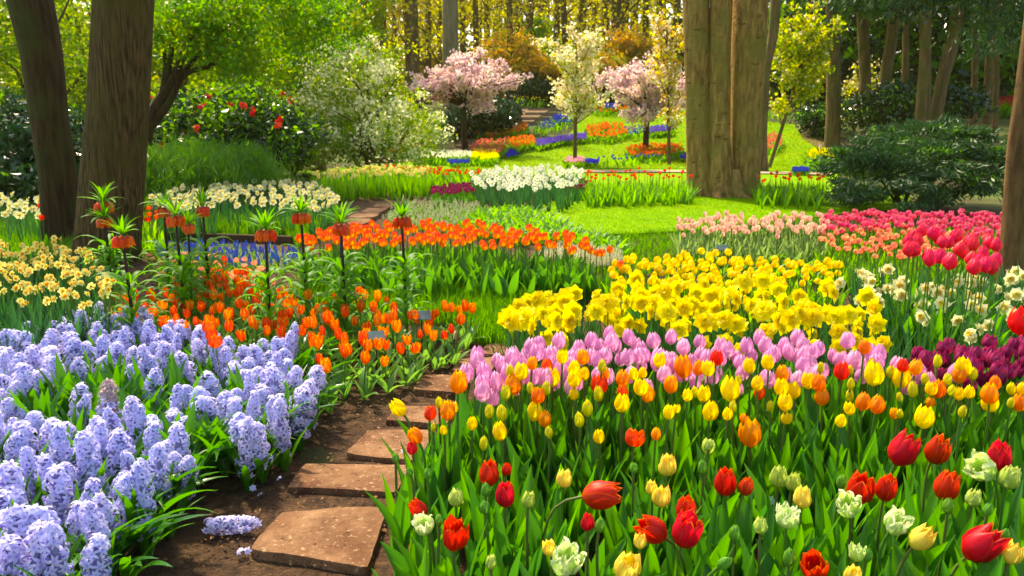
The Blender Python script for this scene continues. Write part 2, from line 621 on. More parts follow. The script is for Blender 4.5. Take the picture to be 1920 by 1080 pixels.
def sheet(name, poly_px, m, dz, sub=3, kind='structure', jit=0.0, rough_amp=0.0):
    """a flat or hill-following sheet whose outline was read off the photograph and laid on the ground"""
    P = hillpoly(poly_px) if min(p[1] for p in poly_px) < 335 else flat(poly_px)
    Q = []
    for i, a in enumerate(P):
        b = P[(i + 1) % len(P)]
        for k in range(4):
            t = k / 4
            Q.append((a[0] + (b[0] - a[0]) * t + (rng.random() - .5) * jit, a[1] + (b[1] - a[1]) * t + (rng.random() - .5) * jit))
    bm = bmesh.new()
    bm.faces.new([bm.verts.new((x, y, 0)) for x, y in Q])
    bmesh.ops.triangulate(bm, faces=bm.faces[:])
    for _ in range(sub):
        bmesh.ops.subdivide_edges(bm, edges=bm.edges[:], cuts=1, use_grid_fill=True)
    for v in bm.verts:
        v.co.z = hgt(v.co.x, v.co.y) + dz + rough_amp * (math.sin(v.co.x * 31 + v.co.y * 17) + math.sin(v.co.y * 43 - v.co.x * 23)) * .5
    bm.normal_update()
    for f in bm.faces:
        f.smooth = True
        if f.normal.z < 0:
            f.normal_flip()
    me = bpy.data.meshes.new(name)
    bm.to_mesh(me)
    bm.free()
    me.materials.append(m)
    return tag(obj(name, me), kind=kind)

# garden soil under the beds, the dirt of the path, the lawns
def soil_sheet():
    nx, ny = 170, 190
    xs, ys = np.linspace(-7, 7, nx), np.linspace(.6, 15.5, ny)
    g = np.random.default_rng(3)
    Z = g.normal(0, 1, (ny, nx))
    for _ in range(2):
        Z = (Z + np.roll(Z, 1, 0) + np.roll(Z, 1, 1) + np.roll(Z, -1, 0) + np.roll(Z, -1, 1)) / 5
    V = [(x, y, .012 + .02 * Z[j, i]) for j, y in enumerate(ys) for i, x in enumerate(xs)]
    mb = MB()
    mb.add((V, gridfaces(nx, ny), [(0, 0)] * len(V)), SOIL)
    return tag(obj('garden_soil', mb.mesh('garden_soil')), kind='structure')
soil_sheet()
LAWN_PX = [(1012, 392), (1050, 378), (1110, 368), (1290, 364), (1450, 362), (1600, 366), (1700, 372), (1720, 396), (1560, 410), (1420, 428), (1290, 440), (1190, 446), (1110, 448), (1070, 432), (1030, 412)]
sheet('lawn', LAWN_PX, LAWN, .055, 4)
HILL_PX = [(880, 320), (950, 296), (1060, 262), (1100, 216), (1200, 200), (1300, 204), (1400, 225), (1450, 232), (1500, 236), (1540, 262), (1600, 312), (1580, 324), (1300, 318), (1100, 318)]
sheet('hill_lawn', HILL_PX, LAWN, .03, 4)
sheet('hill_lawn', [(720, 318), (760, 296), (860, 292), (890, 316), (800, 322)], LAWN, .03, 3)
sheet('gravel_path', [(1090, 326), (1090, 322), (1300, 322), (1560, 327), (1560, 331), (1300, 326)], GRAVEL, .045, 3)
sheet('lawn', [(1060, 318), (1300, 317), (1575, 322), (1560, 362), (1300, 364), (1085, 366)], LAWN, .02, 4)
sheet('lawn', [(560, 322), (720, 308), (900, 314), (1060, 316), (1080, 345), (900, 335), (600, 345)], LAWN, .02, 4)
sheet('gravel_path', [(690, 306), (700, 297), (790, 296), (800, 304)], GRAVEL, .045, 3)
sheet('dirt_path', [(845, 292), (862, 262), (895, 240), (990, 205), (1060, 203), (985, 243), (915, 262), (880, 292)], plain_mat('path_earth', (.16, .1, .05), (.28, .18, .09), 8, .95, .5, 30), .04, 3)
sheet('dirt_path', [(1505, 262), (1490, 237), (1520, 232), (1550, 250), (1650, 290), (1610, 312)], plain_mat('mulch', (.1, .055, .03), (.2, .12, .06), 14, .95, .7, 40), .05, 3)

# turf blades on the near lawn and the rougher grass between the beds
def blades(name, poly, n, h, w, m, spreadang=.5, zbase=.0, label=None, g=rng):
    A = np.array(poly)
    lo, hi = A.min(0), A.max(0)
    pts = []
    x0, y0 = A[:, 0], A[:, 1]
    while len(pts) < n:
        q = lo + (hi - lo) * g.random((n, 2))
        x, y = q[:, 0:1], q[:, 1:2]
        x1, y1, x2, y2 = x0[None], y0[None], np.roll(x0, 1)[None], np.roll(y0, 1)[None]
        with np.errstate(divide='ignore', invalid='ignore'):
            c = ((y1 > y) != (y2 > y)) & (x < (x2 - x1) * (y - y1) / (y2 - y1) + x1)
        pts += q[(c.sum(1) % 2) == 1].tolist()
    P = np.array(pts[:n])
    z = np.array([hgt(a, b) for a, b in P]) + zbase if P[:, 1].max() > 23 else np.full(n, zbase)
    az = g.random(n) * 2 * np.pi
    d = np.stack([np.cos(az), np.sin(az), np.zeros(n)], 1)
    sd_ = np.stack([-np.sin(az), np.cos(az), np.zeros(n)], 1)
    L = h * (.5 + .7 * g.random(n))[:, None]
    ln = (spreadang * g.random(n))[:, None]
    b = np.stack([P[:, 0], P[:, 1], z], 1)
    up = np.array([0, 0, 1.0])
    mid = b + L * .55 * (up + d * ln * .5)
    tip = b + L * (up * np.maximum(.35, 1 - ln * ln * .4) + d * ln)
    W = w * (.6 + .8 * g.random(n))[:, None]
    V = np.stack([b, mid + sd_ * W / 2, tip, mid - sd_ * W / 2], 1)
    return tag(obj(name, quads_mesh(name, V, [m])), label, None, None, 'stuff')

LAWNB = leaf_mat('lawn_blade', (.12, .31, .002), (.22, .4, .003), trans=.35, stripes=False, spec=.08)
blades('mown_grass', flat(LAWN_PX), 42000, .025, .008, LAWNB, 1.0, .05, 'short mown grass of the lawn round the triple trunk')
blades('meadow_grass', flat([(540, 565), (640, 535), (1010, 540), (1180, 545), (1000, 585), (950, 660), (890, 655), (860, 620), (700, 610)]), 15000, .16, .008, GRASS, .7, .0, 'rough green grass between orange tulip beds')
blades('meadow_grass', flat([(1060, 432), (1110, 446), (1190, 444), (1290, 438), (1560, 405), (1560, 520), (1150, 520), (1160, 470)]), 12000, .1, .01, GRASS, .7, .0, 'rough green grass along the lawn edge behind yellow tulips')
blades('meadow_grass', flat([(520, 440), (560, 405), (612, 398), (625, 425), (600, 440), (560, 470)]), 4000, .18, .011, GRASS, .6, .0, 'tall grass beside the far stepping stones')
HB = leaf_mat('hill_blade', (.16, .31, .002), (.27, .4, .003), trans=.3, stripes=False, spec=.08)
blades('mown_grass', hillpoly(HILL_PX), 30000, .06, .03, HB, 1.2, .03, 'sunlit mown grass on the garden hillside')

blades('meadow_grass', flat([(-60, 430), (100, 440), (280, 450), (400, 425), (560, 430), (570, 452), (440, 452), (290, 446), (285, 475), (240, 500), (150, 500), (-60, 520)]), 12000, .22, .011, GRASS, .7, .0, 'rough grass round the two dark trunks')
blades('meadow_grass', flat([(-100, 350), (130, 350), (260, 345), (285, 372), (280, 450), (-100, 420)]), 9000, .22, .013, GRASS, .7, .0, 'rough grass in the shade behind the dark trunks')
for side in ([(2010, 1150), (2900, 1150), (2700, 400), (2000, 400)], [(-110, 1150), (-1000, 1150), (-800, 400), (-100, 400)]):
    sheet('lawn', side, LAWN, .05, 4)
    blades('mown_grass', flat(side), 16000, .05, .008, LAWNB, 1.0, .045, 'mown grass beyond the outer edge of the flower beds')
# ---------------------------------------------------------------- stepping stones
def stone(px, label, group='stepping stones of the garden path', th=.02):
    C = [at(x, y, th + .02) for x, y in px]
    n = len(C)
    pts = []
    for i in range(n):
        a, b = C[i], C[(i + 1) % n]
        k = 7
        for j in range(k):
            q = a.lerp(b, (j + (rng.random() - .5) * .3) / k)
            pts.append(q)
    c = sum(pts, Vector()) / len(pts)
    # chip the rim, keep the corners
    P2 = []
    for i in range(len(pts)):
        q = (pts[i - 1] + pts[i] * 6 + pts[(i + 1) % len(pts)]) / 8
        q = c + (q - c) * (1 + (rng.random() - .5) * .03)
        P2.append(q - c)
    rings = [(.985, -.1), (1.0, -.05), (1.004, -.022), (1.0, -.007), (.992, -.001), (.992, -.001), (.96, 0), (.88, 0), (.75, 0), (.55, 0), (.35, 0), (.15, 0)]
    V, UV = [], []
    m_ = len(P2)
    hz = {}
    for ri, (s, z) in enumerate(rings):
        for qi, q in enumerate(P2):
            if ri == 5:
                V.append(V[4 * m_ + qi]); UV.append((0, 0)); continue
            dz = .006 * math.sin(q.x * s * 11 + c.y * 9) * math.sin(q.y * s * 13 + 2) + (rng.random() - .5) * .003 if z > -.005 else (rng.random() - .5) * .008
            V.append((q.x * s, q.y * s, z + dz))
            UV.append((0, 0))
    Fc = [(r * m_ + k, r * m_ + (k + 1) % m_, (r + 1) * m_ + (k + 1) % m_, (r + 1) * m_ + k) for r in range(len(rings) - 1) if r != 4 for k in range(m_)]
    Fc.append(tuple((len(rings) - 1) * m_ + k for k in range(m_)))
    mb = MB()
    mb.add((V, Fc, UV), STONE)
    me = mb.mesh('stepping_stone')
    bm = bmesh.new(); bm.from_mesh(me); bmesh.ops.recalc_face_normals(bm, faces=bm.faces[:]); bm.to_mesh(me); bm.free()
    o = obj('stepping_stone', me)
    o.location = c
    tag(o, label, 'stepping stone', group)

stone([(525, 957), (728, 950), (690, 1066), (575, 1043), (466, 1032)], 'largest reddish sandstone slab at the start of the path')
stone([(572, 868), (770, 871), (745, 923), (536, 912)], 'wide sandstone slab second along the path beside the hyacinth leaves')
stone([(692, 806), (820, 806), (800, 866), (646, 850)], 'pale square sandstone slab third along the path')
stone([(745, 760), (850, 760), (838, 797), (722, 787)], 'sandstone slab fourth along the path below a drooping yellow tulip')
stone([(793, 703), (880, 702), (870, 737), (773, 728)], 'sandstone slab fifth along the path behind the first orange blooms')
stone([(865, 672), (935, 668), (920, 698), (848, 694)], 'small brown slab where the path bends past the lilac tulips')
stone([(912, 645), (965, 643), (955, 664), (897, 662)], 'last visible near slab beside the yellow daffodil clump')
for q, s in (([(705, 382), (740, 383), (728, 389), (697, 388)], 'topmost'), ([(690, 389), (728, 390), (712, 398), (676, 397)], 'second'), ([(668, 398), (714, 399), (700, 408), (652, 407)], 'third'), ([(654, 409), (698, 410), (682, 421), (630, 419)], 'lowest')):
    stone(q, s + ' flat pale slab of the distant path behind flame tulips', 'distant stepping stones', .05)

# crumbs of bark and soil on the path
def crumbs():
    P = flat([(560, 790), (700, 700), (860, 650), (960, 645), (900, 720), (800, 800), (760, 900), (700, 1080), (260, 1080), (440, 1000), (480, 900)])
    q = spread(P, 2200, 1)
    n = len(q)
    c = np.stack([q[:, 0], q[:, 1], np.full(n, .03)], 1)
    s = (.003 + .009 * rng.random(n) ** 2)[:, None]
    a = rng.normal(0, 1, (n, 3)); a[:, 2] *= .25
    b = rng.normal(0, 1, (n, 3)); b[:, 2] *= .25
    a /= np.linalg.norm(a, axis=1, keepdims=True); b /= np.linalg.norm(b, axis=1, keepdims=True)
    V = np.stack([c - a * s, c + b * s * .6, c + a * s, c - b * s * .6 + [0, 0, .004]], 1)
    m1 = plain_mat('bark_chip', (.2, .08, .02), (.32, .16, .06), 40)
    m2 = plain_mat('soil_crumb', (.05, .025, .012), (.1, .05, .025), 40)
    return tag(obj('bark_crumbs', quads_mesh('bark_crumbs', V, [m1, m2], (rng.random(n) > .3).astype(int))), 'loose bark crumbs and soil bits on the dirt path', None, None, 'stuff')
crumbs()

# ================================================================== FLOWERS
def tulip_set(H, Rr, Hb, pm, merged=False, nvar=4, nleaf=3, LL=.28, LW=.024, open_=0.0, tip=.42, stemm=None, leafm=None, bend=.03, ruff=0.0, lean=.12, jag=0, seed=1, npet=6, fine=True):
    g = random.Random(seed)
    out = []
    for k in range(nvar):
        bx, by = g.uniform(-bend, bend), g.uniform(-bend, bend)
        lf = MB()
        a0 = g.uniform(0, 6)
        for i in range(nleaf):
            lf.add(leafgeo(LL * g.uniform(.75, 1.15), LW * g.uniform(.85, 1.35), lean * g.uniform(.5, 1.6), g.uniform(.1, .8), .35, g.uniform(-.7, .7), 7 if fine else 4, 3, .35, a0 + i * 6.28 / max(1, nleaf) + g.uniform(-.5, .5), 0, .006, .12), leafm or GL)
        st = lf if merged else MB()
        bl = lf if merged else MB()
        st.add(tube([(0, 0, 0), (bx * .3, by * .3, H * .5), (bx, by, H)], [.0042, .0038, .0036], 5, False), stemm or GS)
        bl.add(cup(Rr * g.uniform(.9, 1.1), Hb * g.uniform(.92, 1.08), open_ + g.uniform(-.05, .1), ruff, npet, g, .74, tip, jag, 5 if fine else 3, 7 if fine else 5), pm, T(bx, by, H - .003) @ RX(g.uniform(-.16, .16)) @ RY(g.uniform(-.16, .16)))
        if merged:
            out.append(lf.mesh('tulip'))
        else:
            out.append([('bloom', bl.mesh('bloom')), ('stem', st.mesh('stem')), ('foliage', lf.mesh('foliage'))])
    return out

def trumpet(r0, r1, L, n=10, g=random, frill=.12):
    V, UV = [], []
    for j in range(5):
        t = j / 4
        r = r0 + (r1 - r0) * t ** 1.6
        for i in range(n):
            a = 2 * math.pi * i / n
            rr = r * (1 + (frill * (1 if i % 2 else -1) if j == 4 else 0))
            V.append((rr * math.cos(a), rr * math.sin(a), L * t))
            UV.append((i / n, t))
    Fc = [(j * n + i, j * n + (i + 1) % n, (j + 1) * n + (i + 1) % n, (j + 1) * n + i) for j in range(4) for i in range(n)]
    return V, Fc, UV

def daffodil_set(H, L, pm, tm, double=False, nblooms=1, merged=False, nvar=4, nleaf=5, LL=.36, LW=.0085, leafm=None, face=1.35, seed=1, tl=.6):
    g = random.Random(seed)
    out = []
    for k in range(nvar):
        lf = MB()
        for i in range(nleaf):
            lf.add(leafgeo(LL * g.uniform(.7, 1.12), LW * g.uniform(.8, 1.2), g.uniform(.02, .22), g.uniform(0, .5), .2, g.uniform(-1, 1), 5, 3, .2, g.uniform(0, 6.28), 0, g.uniform(.003, .03)), leafm or GD)
        st = lf if merged else MB()
        bls = []
        for b in range(nblooms):
            bl = lf if merged else MB()
            bls.append(bl)
            bx, by = g.uniform(-.035, .035), g.uniform(-.03, .03)
            h = H * (g.uniform(.9, 1.04) if b else 1)
            rz = g.uniform(-.5, .5) + (0 if nblooms == 1 else (b - (nblooms - 1) / 2) * .9)
            Mx = T(bx, by, h) @ RZ(rz) @ RX(face + g.uniform(-.3, .25))
            d = Mx @ Vector((0, 0, -.022))
            st.add(tube([(0, 0, 0), (bx * .4, by * .4, h * .6), (bx, by + .02, h - .012), tuple(d), tuple(Mx @ Vector((0, 0, 0)))], [.004, .0035, .003, .004, .005], 5, False), GS)
            bl.add(star(6, L, L * .42, .08, .1 + g.uniform(0, .2), g, 4, g.random()), pm, Mx)
            if double:
                bl.add(star(6, L * .84, L * .34, .3, .2, g, 4, .5, .003, .003), pm, Mx)
                bl.add(star(7, L * .66, L * .27, .6, .3, g, 4, .2, .004, .006), pm, Mx)
                bl.add(star(6, L * .46, L * .22, .8, .25, g, 4, .6, .006, .006), tm, Mx)
                bl.add(star(5, L * .3, L * .16, 1.0, .2, g, 4, .1, .009, .005), tm, Mx)
            else:
                bl.add(trumpet(L * .15, L * .36, L * tl, 10, g), tm, Mx)
                bl.add(blob(L * .12, 6, 3), tm, Mx @ T(0, 0, L * tl * .4))
        if merged:
            out.append(lf.mesh('daffodil'))
        else:
            out.append([('bloom', q.mesh('bloom')) for q in bls] + [('stem', st.mesh('stem')), ('foliage', lf.mesh('foliage'))])
    return out

def hyacinth_set(nvar=5, seed=3):
    g = random.Random(seed)
    core = plain_mat('hyacinth_core', (.2, .18, .42), (.26, .28, .4), 60)
    out = []
    for k in range(nvar):
        bl = MB()
        bx, by = g.uniform(-.02, .02), g.uniform(-.02, .02)
        z0, z1 = .09, .09 + g.uniform(.145, .195)
        bl.add(tube([(0, 0, z0), (bx * .5, by * .5, (z0 + z1) / 2), (bx, by, z1)], [.016, .016, .008], 7), core)
        n = 44
        fat = g.uniform(.85, 1.15)
        for i in range(n):
            t = (i + .5) / n
            a = i * 2.39996 + g.uniform(-.35, .35)
            rad = .036 * fat * (1 - .45 * max(0, t - .75) / .25) * g.uniform(.72, 1.22)
            z = z0 + (z1 - z0) * t + g.uniform(-.006, .006)
            el = 1.75 - 1.2 * t ** 3 + g.uniform(-.45, .45)        # 1.57 = straight out, less = up
            Mx = T(bx * t, by * t, z) @ RZ(a) @ RY(el) @ T(0, 0, rad)
            bl.add(star(6, .0235 * g.uniform(.8, 1.2), .0047, .3, g.uniform(.4, 1.0), g, 4, g.random()), HYA, Mx)
            bl.add(tube([(0, 0, -.022), (0, 0, .001)], [.0028, .0042], 5, False), HYT, Mx)
        st = MB()
        st.add(tube([(0, 0, 0), (bx * .2, by * .2, z0 + .01)], [.008, .007], 6, False), GS)
        lf = MB()
        a0 = g.uniform(0, 6)
        for i in range(5):
            lf.add(leafgeo(g.uniform(.18, .27), g.uniform(.014, .021), g.uniform(.1, .4), g.uniform(.05, .6), .45, g.uniform(-.4, .4), 7, 3, .5, a0 + i * 1.26 + g.uniform(-.4, .4), 0, .01), GH)
        out.append([('bloom', bl.mesh('flower_spike')), ('stem', st.mesh('stem')), ('foliage', lf.mesh('foliage'))])
    return out

def spike_set(pm, H=.14, r=.012, hb=.055, n=26, nvar=3, leafm=None, seed=5, nl=5):
    """grape hyacinth: a short cone of small beads"""
    g = random.Random(seed)
    out = []
    for k in range(nvar):
        mb = MB()
        mb.add(tube([(0, 0, 0), (0, 0, H)], [.003, .002], 4, False), GS)
        for i in range(n):
            t = i / n
            a = i * 2.4
            rr = r * (1 - .75 * t)
            mb.add(blob(.0055 * (1.15 - .5 * t), 5, 3), pm, T(rr * math.cos(a), rr * math.sin(a), H - hb + hb * t))
        for i in range(nl):
            mb.add(leafgeo(g.uniform(.1, .17), .005, g.uniform(.1, .6), g.uniform(.2, 1), .3, 0, 4, 3, .3, g.uniform(0, 6.28)), leafm or GL_FAR)
        out.append(mb.mesh('grape_hyacinth'))
    return out

def bed(name, label, cat, group, poly_px, z, n, sets, face=None, var=.1, fac=None, even=6, hole=None):
    poly = flat(poly_px, z)
    P = spread(poly, n, even)
    for i, (x, y) in enumerate(P):
        if hole and inside((x, y), hole):
            continue
        v = sets[int(rng.integers(len(sets)))]
        rz = rng.random() * 6.283 if face is None else face[0] + (rng.random() - .5) * 2 * face[1]
        s = 1 + (rng.random() - .5) * 2 * var
        grow(name, label, cat, group, v, (x, y, 0.015), rz, s)

def mix(*pairs):
    """weighted list of variants"""
    o = []
    for s, w in pairs:
        o += list(s) * w
    return o

# --- pale blue hyacinths at the front left
HY = hyacinth_set()
HY_PX = [(-60, 660), (0, 640), (100, 622), (165, 600), (290, 605), (380, 628), (425, 672), (455, 655), (500, 640), (560, 660), (575, 740), (545, 800), (470, 850), (400, 840), (350, 810), (345, 880), (285, 900), (275, 985), (170, 1000), (165, 1085), (-60, 1120)]
gap1 = flat([(60, 745), (180, 700), (330, 690), (470, 720), (430, 760), (260, 770), (200, 800), (90, 810)], .2)
gap2 = flat([(360, 770), (440, 800), (400, 850), (330, 830)], .2)
P = spread(flat(HY_PX, .21), 285, 4)
for x, y in P:
    if (inside((x, y), gap1) and rng.random() < .75) or inside((x, y), gap2):
        grow('hyacinth_plant', 'hyacinth clump of green strap leaves with no flower, inside the blue hyacinth bed', 'plant', 'leafy hyacinths', [HY[int(rng.integers(5))][2]], (x, y, .01), rng.random() * 6.28, 1.15 + rng.random() * .2)
        continue
    grow('hyacinth', 'pale lilac blue hyacinth spike massed in the bed beside the stone path', 'hyacinth', 'pale blue hyacinths', HY[int(rng.integers(5))], (x, y, .01), rng.random() * 6.28, .78 + rng.random() * .5, ((rng.random() - .5) * .5, (rng.random() - .5) * .5), sz=.85 + rng.random() * .3)
HYF = petal_mat('faded_hyacinth_petal', (.5, .33, .3), (.7, .6, .66), (.3, .2, .3), kn=1.2)
fm_ = HY[1][0][1].copy()
for k, m_ in enumerate(fm_.materials):
    if m_ == HYA:
        fm_.materials[k] = HYF
p = at(203, 770, .22)
grow('hyacinth', 'fading hyacinth spike with browned pinkish florets among the fresh blue ones', 'hyacinth', None, [('bloom', fm_)] + HY[1][1:], (p.x, p.y, .01), 2.0, 1.15)
# strap leaves spilling towards the path
def strap(nvar=4, seed=9, Ls=(.24, .36)):
    g = random.Random(seed)
    out = []
    for k in range(nvar):
        mb = MB()
        for i in range(7):
            mb.add(leafgeo(g.uniform(*Ls), g.uniform(.012, .018), g.uniform(.35, .9), g.uniform(.4, 1.3), .4, g.uniform(-.5, .5), 9, 3, .45, g.uniform(-1.6, 1.6), 0, .012), GH)
        out.append([('foliage', mb.mesh('foliage'))])
    return out
STR = strap()
edge = [(200, 1065), (260, 1050), (300, 1010), (320, 960), (350, 930), (400, 915), (420, 880), (450, 870), (500, 850), (530, 825), (560, 800), (590, 780), (600, 745), (610, 715), (360, 1000), (280, 1090), (380, 900), (480, 830), (545, 770), (580, 700), (590, 690), (230, 1090), (330, 900), (520, 790), (440, 840)]
for x, y in edge:
    p = at(x, y, 0.03)
    grow('hyacinth_plant', 'spreading strap leaf clump edging the hyacinth bed along the path', 'plant', 'strap leaf clumps along the path', STR[int(rng.integers(4))], (p.x - .08, p.y, .01), rng.uniform(-.9, .5), 1.0 + rng.random() * .25)

# --- fallen hyacinth spike and scattered florets on the soil
p = at(432, 985, .05)
o = empty('fallen_hyacinth', (p.x - .14, p.y, .045)); o.rotation_euler = (R(8), R(90), R(10))
mm = HY[0][0][1]
sp = obj('bloom', mm, o); sp.location = (0, 0, -.02); sp.scale = (.8, .8, .95)
tag(o, 'fallen hyacinth spike lying on the soil beside the largest slab', 'hyacinth')
fl = MB(); fl.add(star(6, .016, .005, .35, .7), HYA); flm = fl.mesh('floret')
for x, y, l in ((448, 1036, 'lone fallen hyacinth floret below the fallen spike'), (474, 917, 'upper of two loose florets on soil left of second slab'), (487, 928, 'lower of two loose florets on soil left of second slab'), (522, 898, 'fallen floret under the leaves at the second slab corner'), (758, 870, 'fallen floret at the right corner of the second slab')):
    p = at(x, y, .035)
    for k in range(3 if x == 448 else 1):
        q = obj('fallen_floret', flm); q.location = (p.x + k * .014, p.y + (k % 2) * .014, .04 + (.05 if y in (870,) else 0)); q.rotation_euler = (rng.random(), rng.random(), rng.random() * 6)
        tag(q, l if x != 448 else 'one of three fallen florets lying together below the fallen spike', 'floret', 'loose hyacinth florets')

GLO = leaf_mat('grey_green_tulip_leaf', (.06, .19, .035), (.13, .3, .05), trans=.45)
# --- left bed: wild orange tulips, peach tulips, muscari, yellow orange narcissi
WO = tulip_set(.19, .021, .074, ORW, False, 5, 4, .17, .021, .28, .38, GS, GLO, .035, 0, .5, seed=11) + tulip_set(.18, .0205, .074, ORW, False, 4, 4, .17, .021, .75, .4, GS, GLO, .035, 0, .5, seed=12) + tulip_set(.21, .0195, .078, ORW, False, 3, 4, .16, .021, .02, .25, GS, GLO, .035, 0, .45, seed=13)
OR_PX = [(180, 575), (215, 545), (260, 560), (350, 540), (390, 510), (440, 505), (480, 540), (600, 570), (680, 555), (760, 590), (890, 575), (905, 615), (870, 650), (790, 690), (730, 690), (690, 720), (640, 720), (590, 690), (575, 640), (440, 640), (330, 625), (200, 600)]
bed('orange_tulip', 'slender orange and yellow tulip in the bed behind the blue hyacinths', 'tulip', 'orange wild tulips', OR_PX, .21, 225, WO, var=.16, hole=flat([(560, 860), (640, 772), (720, 752), (800, 715), (850, 690), (885, 662), (905, 636), (1000, 630), (960, 680), (900, 760), (800, 860)]))
for x, y in ((395, 640), (412, 655), (380, 630)):
    p = at(x, y, .3)
    grow('red_tulip', 'large scarlet tulip leaning over the back of the hyacinth spikes', 'tulip', 'scarlet tulips at the hyacinths', tulip_set(.3, .03, .07, RDO, False, 1, 2, .2, .018, .3, seed=int(x))[0], (p.x, p.y, .01), 1.0)
PE = tulip_set(.16, .022, .035, PEA, True, 4, 3, .13, .02, .4, .6, fine=False, leafm=GL_FAR, seed=14)
bed('peach_tulip', 'short peach tulip behind the orange tulips beside blue grape hyacinths', 'tulip', 'short peach tulips', [(280, 480), (330, 470), (480, 495), (520, 530), (420, 540), (300, 515)], .18, 70, PE)
MU = spike_set(MUS, .15, .014, .06)
bed('grape_hyacinth', 'deep blue grape hyacinth in the strip behind the crown imperials', 'grape hyacinth', 'blue grape hyacinths', [(285, 452), (420, 450), (545, 458), (575, 485), (440, 492), (300, 472)], .15, 170, MU)
MUWs = spike_set(MUSW, .14, .012, .05, seed=6)
bed('white_grape_hyacinth', 'white grape hyacinth mixed among the blue ones behind crown imperials', 'grape hyacinth', 'white grape hyacinths on the left', [(350, 455), (480, 458), (600, 480), (590, 500), (480, 490)], .15, 34, MUWs)
NA = daffodil_set(.42, .026, DAFP, TRO, False, 3, False, 5, 6, .4, .0085, GD, 1.35, 21, .5)
NAB = daffodil_set(.4, .024, DAFP, TRO, False, 2, False, 3, 6, .42, .0085, GD, 1.2, 22, .5)
bed('narcissus', 'small pale yellow narcissus with orange cups, in dark leaves beside the left trunks', 'narcissus', 'orange cupped narcissi', [(-40, 460), (90, 458), (165, 462), (205, 520), (200, 560), (140, 565), (-40, 560)], .42, 125, NA + NAB, face=(0, 1.3))
# broad dark leaves in front of the narcissi
LO = []
for k in range(3):
    g = random.Random(40 + k)
    mb = MB()
    for i in range(6):
        mb.add(leafgeo(g.uniform(.26, .38), g.uniform(.012, .028), g.uniform(.03, .2), g.uniform(.05, .5), .35, g.uniform(-.5, .5), 7, 3, .35, g.uniform(0, 6.28), 0, .01), GD)
    LO.append([('foliage', mb.mesh('foliage'))])
bed('narcissus_plant', 'dark green upright leaf clump between the narcissi and the hyacinths', 'plant', 'dark leaf clumps before the narcissi', [(-40, 590), (130, 585), (190, 580), (175, 615), (80, 640), (-40, 655)], .25, 44, LO)

RT = tulip_set(.4, .027, .06, RDO, True, 3, 3, .3, .022, .1, .45, fine=False, leafm=GL_FAR, seed=15)
for x, y, l, gr in ((267, 392, 0, 0), (276, 402, 0, 0), (283, 390, 0, 0), (272, 410, 0, 0), (290, 408, 0, 0), (297, 400, 0, 0), (286, 412, 0, 0), (72, 386, 1, 0), (83, 396, 1, 0), (79, 408, 1, 0)):
    p = at(x, y, .43)
    grow('scarlet_tulip', 'scarlet tulip in the small cluster touching the right edge of the thick dark trunk' if not l else 'scarlet tulip peeping out left of the leaning dark trunk', 'tulip', 'scarlet tulips right of the thick trunk' if not l else 'scarlet tulips left of the leaning trunk', RT[int(rng.integers(3))], (p.x, p.y, .01), rng.random() * 6)
# --- crown imperials
def imperial(i):
    g = random.Random(60 + i)
    st, lf, tf = MB(), MB(), MB()
    H = .8
    bx, by = g.uniform(-.03, .03), g.uniform(-.03, .03)
    P = [(0, 0, 0), (bx * .3, by * .3, .3), (bx * .7, by * .7, .6), (bx, by, H)]
    st.add(tube(P[:3], [.012, .011, .009], 7, False), GIMP)
    st.add(tube([P[2 - 1], P[2], P[3]], [.0112, .0095, .008], 7), DSTEM)
    for w in range(9):
        z = .08 + w * .052
        for k in range(5):
            lf.add(leafgeo(g.uniform(.17, .27), g.uniform(.015, .023), g.uniform(.45, .9), g.uniform(1.2, 2.4), .35, g.uniform(-.4, .4), 7, 3, .3, k * 1.257 + w * .6 + g.uniform(-.3, .3), z, .008), GIMP)
    for k in range(22):
        tf.add(leafgeo(g.uniform(.1, .19), g.uniform(.007, .012), g.uniform(.1, 1.3), g.uniform(.2, 1.0), .3, g.uniform(-.3, .3), 5, 3, .3, k * .75 + g.uniform(-.3, .3), H + .01, .006), GIMP, T(bx, by, 0))
    bells = []
    for k in range(6):
        a = k * 1.047 + g.uniform(-.15, .15)
        b = MB()
        b.add(cup(.025, .078, .1, 0, 6, g, .74, .75, 0, 3, 6), BELL)
        b.add(tube([(0, 0, 0), (0, 0, -.012)], [.004, .003], 5, False), GSB)
        bells.append((b.mesh('bell'), (bx + .034 * math.cos(a), by + .034 * math.sin(a), H + .004), (R(180) + .3 * math.sin(a), .3 * math.cos(a), 0)))
    return (st.mesh('stem'), lf.mesh('foliage'), tf.mesh('leaf_tuft'), bells)
IMP = [imperial(i) for i in range(4)]
IMPS = [(195, 412, .74, 'crown imperial with orange bells standing closest in front of the big left trunk'),
        (193, 383, .84, 'tallest crown imperial against the bark of the big left trunk'),
        (235, 445, .76, 'shorter crown imperial with one tilted bell at the right edge of the big trunk'),
        (332, 408, .80, 'crown imperial with the largest red orange bells, between trunk and cream daffodils'),
        (304, 392, .80, 'crown imperial just behind and left of the one with the largest bells'),
        (380, 391, .80, 'crown imperial standing before the left part of the cream daffodils'),
        (346, 424, .72, 'crown imperial with brownish bells half hidden behind the largest-belled one'),
        (494, 435, .78, 'crown imperial with faded brown bells and a wide tuft below the cream daffodils'),
        (566, 403, .80, 'crown imperial with orange bells at the right end of the cream daffodils'),
        (640, 425, .78, 'crown imperial with wilted bells before the left end of the flame tulips'),
        (631, 418, .78, 'crown imperial half hidden behind the wilted one at the flame tulips'),
        (757, 411, .80, 'rightmost crown imperial, rising in front of the flame tulip row')]
